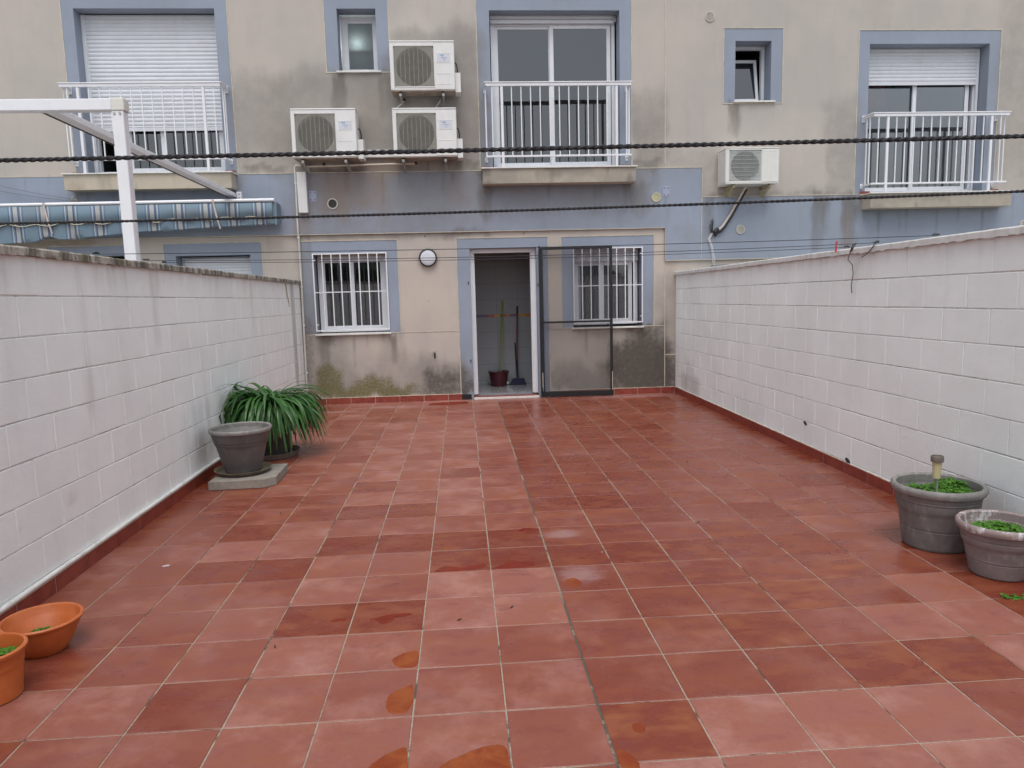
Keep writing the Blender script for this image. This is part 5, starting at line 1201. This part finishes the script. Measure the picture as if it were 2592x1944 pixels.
# concrete slab, grey pot on its saucer
b = MB(); b.prism([(-2.475,3.602),(-2.055,3.622),(-1.975,3.70),(-1.985,4.15),(-2.46,4.15)], .0015, .072)
sl = b.build('paving_slab', simple('grey_concrete', (.27,.25,.215), .9, var=.12, nscale=12, dirt=.5, dirtcol=(.14,.12,.09), bmp=.7, bscale=90), origin=(-2.22, 3.87, 0)); md = sl.modifiers.new('bevel', 'BEVEL'); md.width = .004; md.segments = 2
tag(sl, 'thick grey concrete slab with cut corners under the empty grey pot', 'slab')
cx, cy = -2.285, 3.90
b = MB(); b.lathe([(.185,0),(.195,.004),(.222,.030),(.226,.036),(.219,.037),(.190,.012),(0,.010)], (cx,cy,.0735), 64); tag(b.build('saucer', pot_mat('saucer_brown', (.10,.08,.065), (.20,.165,.11), 5, .5, pale=(.30,.24,.13), amt=.8), origin=(cx,cy,.0735)), 'dirty plastic saucer on the concrete slab under the empty grey pot', 'saucer')
po, r0 = pot((cx, cy, .084), 'empty dark grey pot on the concrete slab by the left wall', .140, .248, .368, .036, (m_gpot, m_rimgrey), grooves=((.255,.003),), group='grey plastic pots')
# agapanthus
ax_, ay_ = -2.295, 4.83
b = MB(); b.lathe([(.22,0),(.24,.004),(.262,.045),(.268,.05),(.26,.052),(.235,.014),(0,.012)], (ax_,ay_,.001), 56); tag(b.build('saucer', pot_mat('saucer_grey', (.17,.155,.14), (.22,.20,.18), 6, .55, pale=(.3,.28,.24)), origin=(ax_,ay_,0)), 'wide grey saucer under the bushy strap-leaved plant', 'saucer')
po, r0 = pot((ax_, ay_, .014), 'dark pot hidden under drooping leaves behind the empty grey pot', .17, .215, .33, .04, (simple('dark_pot', (.05,.05,.045), .6), m_gpot), group='grey plastic pots'); soil((ax_,ay_), .175, .30, po)
pl_ = empty('strap_leaved_plant', (ax_, ay_, .32), 'bushy plant with long drooping dark green strap leaves by the left wall', 'plant'); strap_leaves(pl_, (ax_, ay_, .42), 700, 21)
# two pots at right
c1 = (2.222, 1.735, .001); po, r0 = pot(c1, 'large faded grey pot of clover by the right wall, with a solar light in it', .170, .242, .362, .048, (m_gpot2, m_rimgrey), grooves=((.12,.004),(.27,.002),(.285,.002)), group='grey plastic pots', rim_r=.021); soil(c1, .195, .285, po)
cl = empty('clover', (c1[0], c1[1], .29), 'bright green clover filling the large faded grey pot', 'plant', 'clover in pots'); clover(cl, [(c1[0],c1[1]-.01,.288,.182,330),(c1[0]+.03,c1[1]-.03,.30,.12,170),(c1[0]+.10,c1[1]+.03,.318,.08,110)], seed=3)
c2 = (2.262, 1.292, .001); po, r0 = pot(c2, 'small pinkish grey pot with a bleached rim, at the right edge', .128, .203, .278, .042, (m_gpot3, m_rimpink), grooves=((.085,.004),(.093,-.001),(.20,.002)), group='grey plastic pots', rim_r=.018); soil(c2, .155, .215, po)
cl = empty('clover', (c2[0], c2[1], .21), 'bright green clover in the small pinkish grey pot', 'plant', 'clover in pots'); clover(cl, [(c2[0]-.03,c2[1]-.03,.220,.120,260),(c2[0]+.06,c2[1]-.02,.216,.06,30)], seed=5)
# solar garden light
lx, ly = 2.16, 1.665; o = empty('solar_light', (lx, ly, .29), 'small solar garden light stuck in the large faded grey pot', 'garden light')
b = MB(); b.tube([(lx+.008,ly,.27),(lx+.003,ly,.405)], .0065, 10); b.build('stake', m_steel, o)
b = MB(); b.lathe([(.012,.405),(.0195,.409),(.0215,.44),(.0245,.5),(.022,.503)], (lx,ly,0), 24); b.build('lamp_shade', simple('yellowed_plastic', (.50,.46,.26), .4, var=.08), o)
b = MB(); b.lathe([(.026,.500),(.033,.503),(.0335,.528),(.031,.535),(.028,.536),(.0275,.530),(0,.530)], (lx,ly,0), 28); b.build('cap', simple('brushed_cap', (.22,.19,.16), .4, .5, var=.1), o)
# orange bowl and pot at bottom left
c3 = (-2.312, 1.022, .001)
o = empty('plant_bowl', c3, 'wide orange plastic bowl by the left wall with a little moss in it', 'plant bowl')
b = MB(); b.lathe([(.085,0),(.090,.004),(.118,.05),(.146,.115),(.151,.128),(.155,.131),(.161,.136),(.1625,.143),(.157,.1475),(.148,.146),(.143,.138),(.138,.112),(.132,.106),(.105,.045),(.085,.016),(0,.014)], c3, 72); b.build('bowl', m_opot, o)
b = MB(); b.lathe([(.0,.056),(.05,.050),(.078,.040),(.094,.022)], (c3[0]-.0, c3[1]-.002, .004), 28); b.build('soil', m_soil, o)
cl = empty('moss_clump', (c3[0], c3[1], .03), 'small dark green clump growing in the wide orange bowl', 'plant'); clover(cl, [(c3[0]-.035,c3[1]+.045,.054,.045,130),(c3[0]+.01,c3[1]+.055,.054,.03,110)], size=(.004,.008), h=(.002,.02), seed=9)
c4 = (-2.300, .640, .001)
o = empty('plant_pot', c4, 'tall orange plastic pot of clover at the left edge', 'plant pot')
b = MB(); b.lathe([(.098,0),(.103,.004),(.108,.06),(.115,.130),(.118,.131),(.120,.165),(.128,.178),(.134,.186),(.134,.196),(.128,.201),(.121,.199),(.118,.190),(.112,.12),(.105,.03),(0,.03)], c4, 72); b.build('pot_body', m_opot, o); soil(c4, .112, .135, o)
cl = empty('clover', (c4[0], c4[1], .14), 'broad-leaved green clover in the tall orange pot', 'plant', 'clover in pots'); clover(cl, [(c4[0],c4[1],.135,.098,95)], size=(.016,.028), h=(.015,.05), seed=12)
# weed in the joint
cl = empty('weed', (2.13, 1.01, 0), 'little green weed growing out of a tile joint in front of the small pot', 'weed')
clover(cl, [(2.085,1.010,.002,.018,4),(2.13,1.000,.002,.022,5),(2.19,.985,.002,.03,9),(2.25,.99,.002,.03,9)], size=(.010,.017), h=(.002,.012), seed=15)

# ================================================================== WET PATCHES, BITS ON THE FLOOR
def wet():
    m, n, p, out = new_mat('wet_tile'); v = pos(n); f = noise(n, v, 9, 5, .6, .5)
    c = mix(n, ramp(n, f, .35, .66), (.205,.036,.010), (.275,.070,.018)); n.links.new(c, p.inputs['Base Color']); p.inputs['Roughness'].default_value = .22; p.inputs['Specular IOR Level'].default_value = .28; return m
m_wet = wet()
m_wetred = simple('wet_red_tile', (.175,.020,.007), .2, var=.12, nscale=10, spec=.3)
def puddle(pts, label, seed=0):
    R_ = random.Random(seed); n = len(pts); out = []
    for i in range(n):      # Catmull-Rom outline with a small wobble
        p0, p1, p2, p3 = (Vector((*pts[(i+k-1) % n], 0)) for k in range(4))
        for k in range(7):
            t = k/7; q = .5*((2*p1)+(-p0+p2)*t+(2*p0-5*p1+4*p2-p3)*t*t+(-p0+3*p1-3*p2+p3)*t**3); out.append(q+Vector((R_.uniform(-1,1), R_.uniform(-1,1), 0))*.0022)
    c = sum(out, Vector())/len(out); z = .0014; m = len(out); vs = [(c.x, c.y, z+.0002)]+[((c.x+(q.x-c.x)*.93), (c.y+(q.y-c.y)*.93), z+.0001) for q in out]+[(q.x, q.y, z-.0012) for q in out]
    fs = [(0, 1+k, 1+(k+1) % m) for k in range(m)]+[(1+k, 1+m+k, 1+m+(k+1) % m, 1+(k+1) % m) for k in range(m)]
    b = MB(); b.add(vs, fs); o = b.build('wet_patch', m_wetred if 'red wet' in label else m_wet, origin=(c.x, c.y, z)); tag(o, label, 'puddle', 'wet patches on the tiles')
puddle([(-.781,.750),(-.745,.800),(-.70,.818),(-.677,.80),(-.675,.70),(-.70,.680),(-.755,.690)], 'rounded orange wet patch in a tile corner, farthest of the three in one column', seed=1)
puddle([(-.776,.43),(-.765,.49),(-.72,.53),(-.690,.548),(-.677,.50),(-.679,.41),(-.70,.358),(-.755,.362)], 'rounded orange wet patch, middle one of the three in one column', seed=2)
puddle([(-.80,.05),(-.76,.11),(-.705,.150),(-.678,.14),(-.674,-.02),(-.74,-.04),(-.80,-.01)], 'orange wet patch at the bottom edge, nearest of the three in one column', seed=3)
puddle([(-.575,-.05),(-.565,.04),(-.49,.10),(-.403,.137),(-.352,.125),(-.341,.05),(-.342,-.05),(-.44,-.10)], 'large wide orange wet patch at the bottom middle of the picture', seed=4)
puddle([(-.925,1.146),(-.88,1.165),(-.84,1.185),(-.73,1.192),(-.745,1.166),(-.80,1.160),(-.815,1.12),(-.86,1.09),(-.885,1.125)], 'ragged dark red wet patch on a red tile, left of centre', seed=5)
puddle([(-1.10,1.150),(-1.08,1.172),(-1.04,1.170),(-1.037,1.150),(-1.07,1.140)], 'small dark red wet spot on the tile left of the ragged wet patch', seed=6)
puddle([(.047,1.43),(.05,1.495),(.095,1.511),(.120,1.47),(.122,1.43),(.085,1.402)], 'small round orange wet spot beside the long cracked joint', seed=7)
puddle([(-.64,1.695),(-.60,1.76),(-.56,1.755),(-.50,1.720),(-.44,1.74),(-.40,1.775),(-.36,1.765),(-.375,1.725),(-.45,1.700),(-.55,1.690)], 'long low red wet patch on two dark tiles, left of the joint', seed=8)
puddle([(-.325,1.690),(-.29,1.735),(-.23,1.80),(-.16,1.782),(-.10,1.775),(-.085,1.725),(-.12,1.695),(-.22,1.688)], 'peaked red wet patch right of the long low one', seed=9)
puddle([(.010,-.03),(.012,.055),(.03,.068),(.065,.02),(.06,-.04)], 'narrow orange wet patch at the bottom edge, right of the cracked joint', seed=10)
puddle([(.092,.165),(.10,.205),(.125,.208),(.137,.185),(.125,.152),(.105,.150)], 'small orange wet spot on the orange tile near the bottom edge', seed=11)
puddle([(-.14,2.30),(-.11,2.345),(-.05,2.35),(-.01,2.32),(-.02,2.285),(-.09,2.282)], 'small red wet patch touching the cracked joint, farther back', seed=12)
puddle([(-.92,7.60),(-.88,7.78),(-.60,7.83),(-.40,7.80),(-.45,7.62),(-.7,7.56)], 'red wet patch in front of the wall left of the door', seed=13)
m_leafdry = simple('dry_leaf', (.05,.028,.012), .8)
for (x, y, a, lb) in ((1.45,3.9,.7,'small dry leaf at the foot of the tiles nearer the right wall'),(-1.75,2.9,1.9,'small dry leaf on the tiles in front of the concrete slab'),(-.505,1.085,.6,'small dry leaf lying near the middle of the floor'), (-.255,1.19,.9,'tiny dry leaf right of the first one'), (-1.30,.92,2.0,'tiny dark crumb on a pale tile at left'), (1.02,2.30,.3,'tiny dark crumb on the tiles right of centre')):
    b = MB(); M_ = Matrix.Translation((x, y, .0025)) @ Matrix.Rotation(a, 4, 'Z'); b.add([M_ @ Vector(q) for q in ((-.014,0,0),(-.004,.004,.003),(.010,.002,.002),(.015,0,.004),(.006,-.004,.001),(-.006,-.003,.002))], [(0,1,2,3,4,5)])
    o = b.build('dry_leaf', m_leafdry, origin=(x, y, .002), fix=False); md = o.modifiers.new('thickness', 'SOLIDIFY'); md.thickness = .001; tag(o, lb, 'leaf', 'dry bits on the floor')
for k, (x, y, s_, lb) in enumerate(((-2.17,1.98,.022,'pale paper-like flake on the tiles by the left wall'), (-2.38,1.335,.016,'pale flake beside the wide orange bowl'), (.31,1.86,.006,'tiny white crumb right of the cracked joint'))):
    b = MB(); b.prism([(x-s_,y-.3*s_),(x-.2*s_,y-.7*s_),(x+s_,y-.2*s_),(x+.8*s_,y+.5*s_),(x-.1*s_,y+.7*s_)], .0012, .0028); tag(b.build('pale_flake', simple('flake', (.48,.44,.46), .7), origin=(x, y, .001)), lb, 'flake', 'pale flakes on the floor')

# ================================================================== BEHIND THE CAMERA (seen only in the window panes)
b = MB(); b.box(-12, 12, -4.2, -4.0, -.05, 1.62); tag(b.build('rear_wall', simple('brown_render', (.24,.20,.16), .9, var=.1, dirt=.4), origin=(0, -4.1, 0)), 'brown rendered wall closing the patio behind the viewer', 'wall')
R_ = random.Random(2); vs = []; n = 160
for i in range(n+1):
    x = -120+240*i/n; h = 5.0+2.5*math.sin(i*.11)+1.2*math.sin(i*.37+1)+.8*R_.random(); vs += [(x, -60, -1), (x, -60, h*.5), (x, -66, h), (x, -90, h+1.5)]
b = MB(); b.add(vs, [(4*i+k, 4*i+4+k, 4*i+5+k, 4*i+1+k) for i in range(n) for k in range(3)]); tag(b.build('hills', simple('wooded_hill', (.035,.045,.03), .95, var=.4, nscale=.3), fix=False), kind='structure')
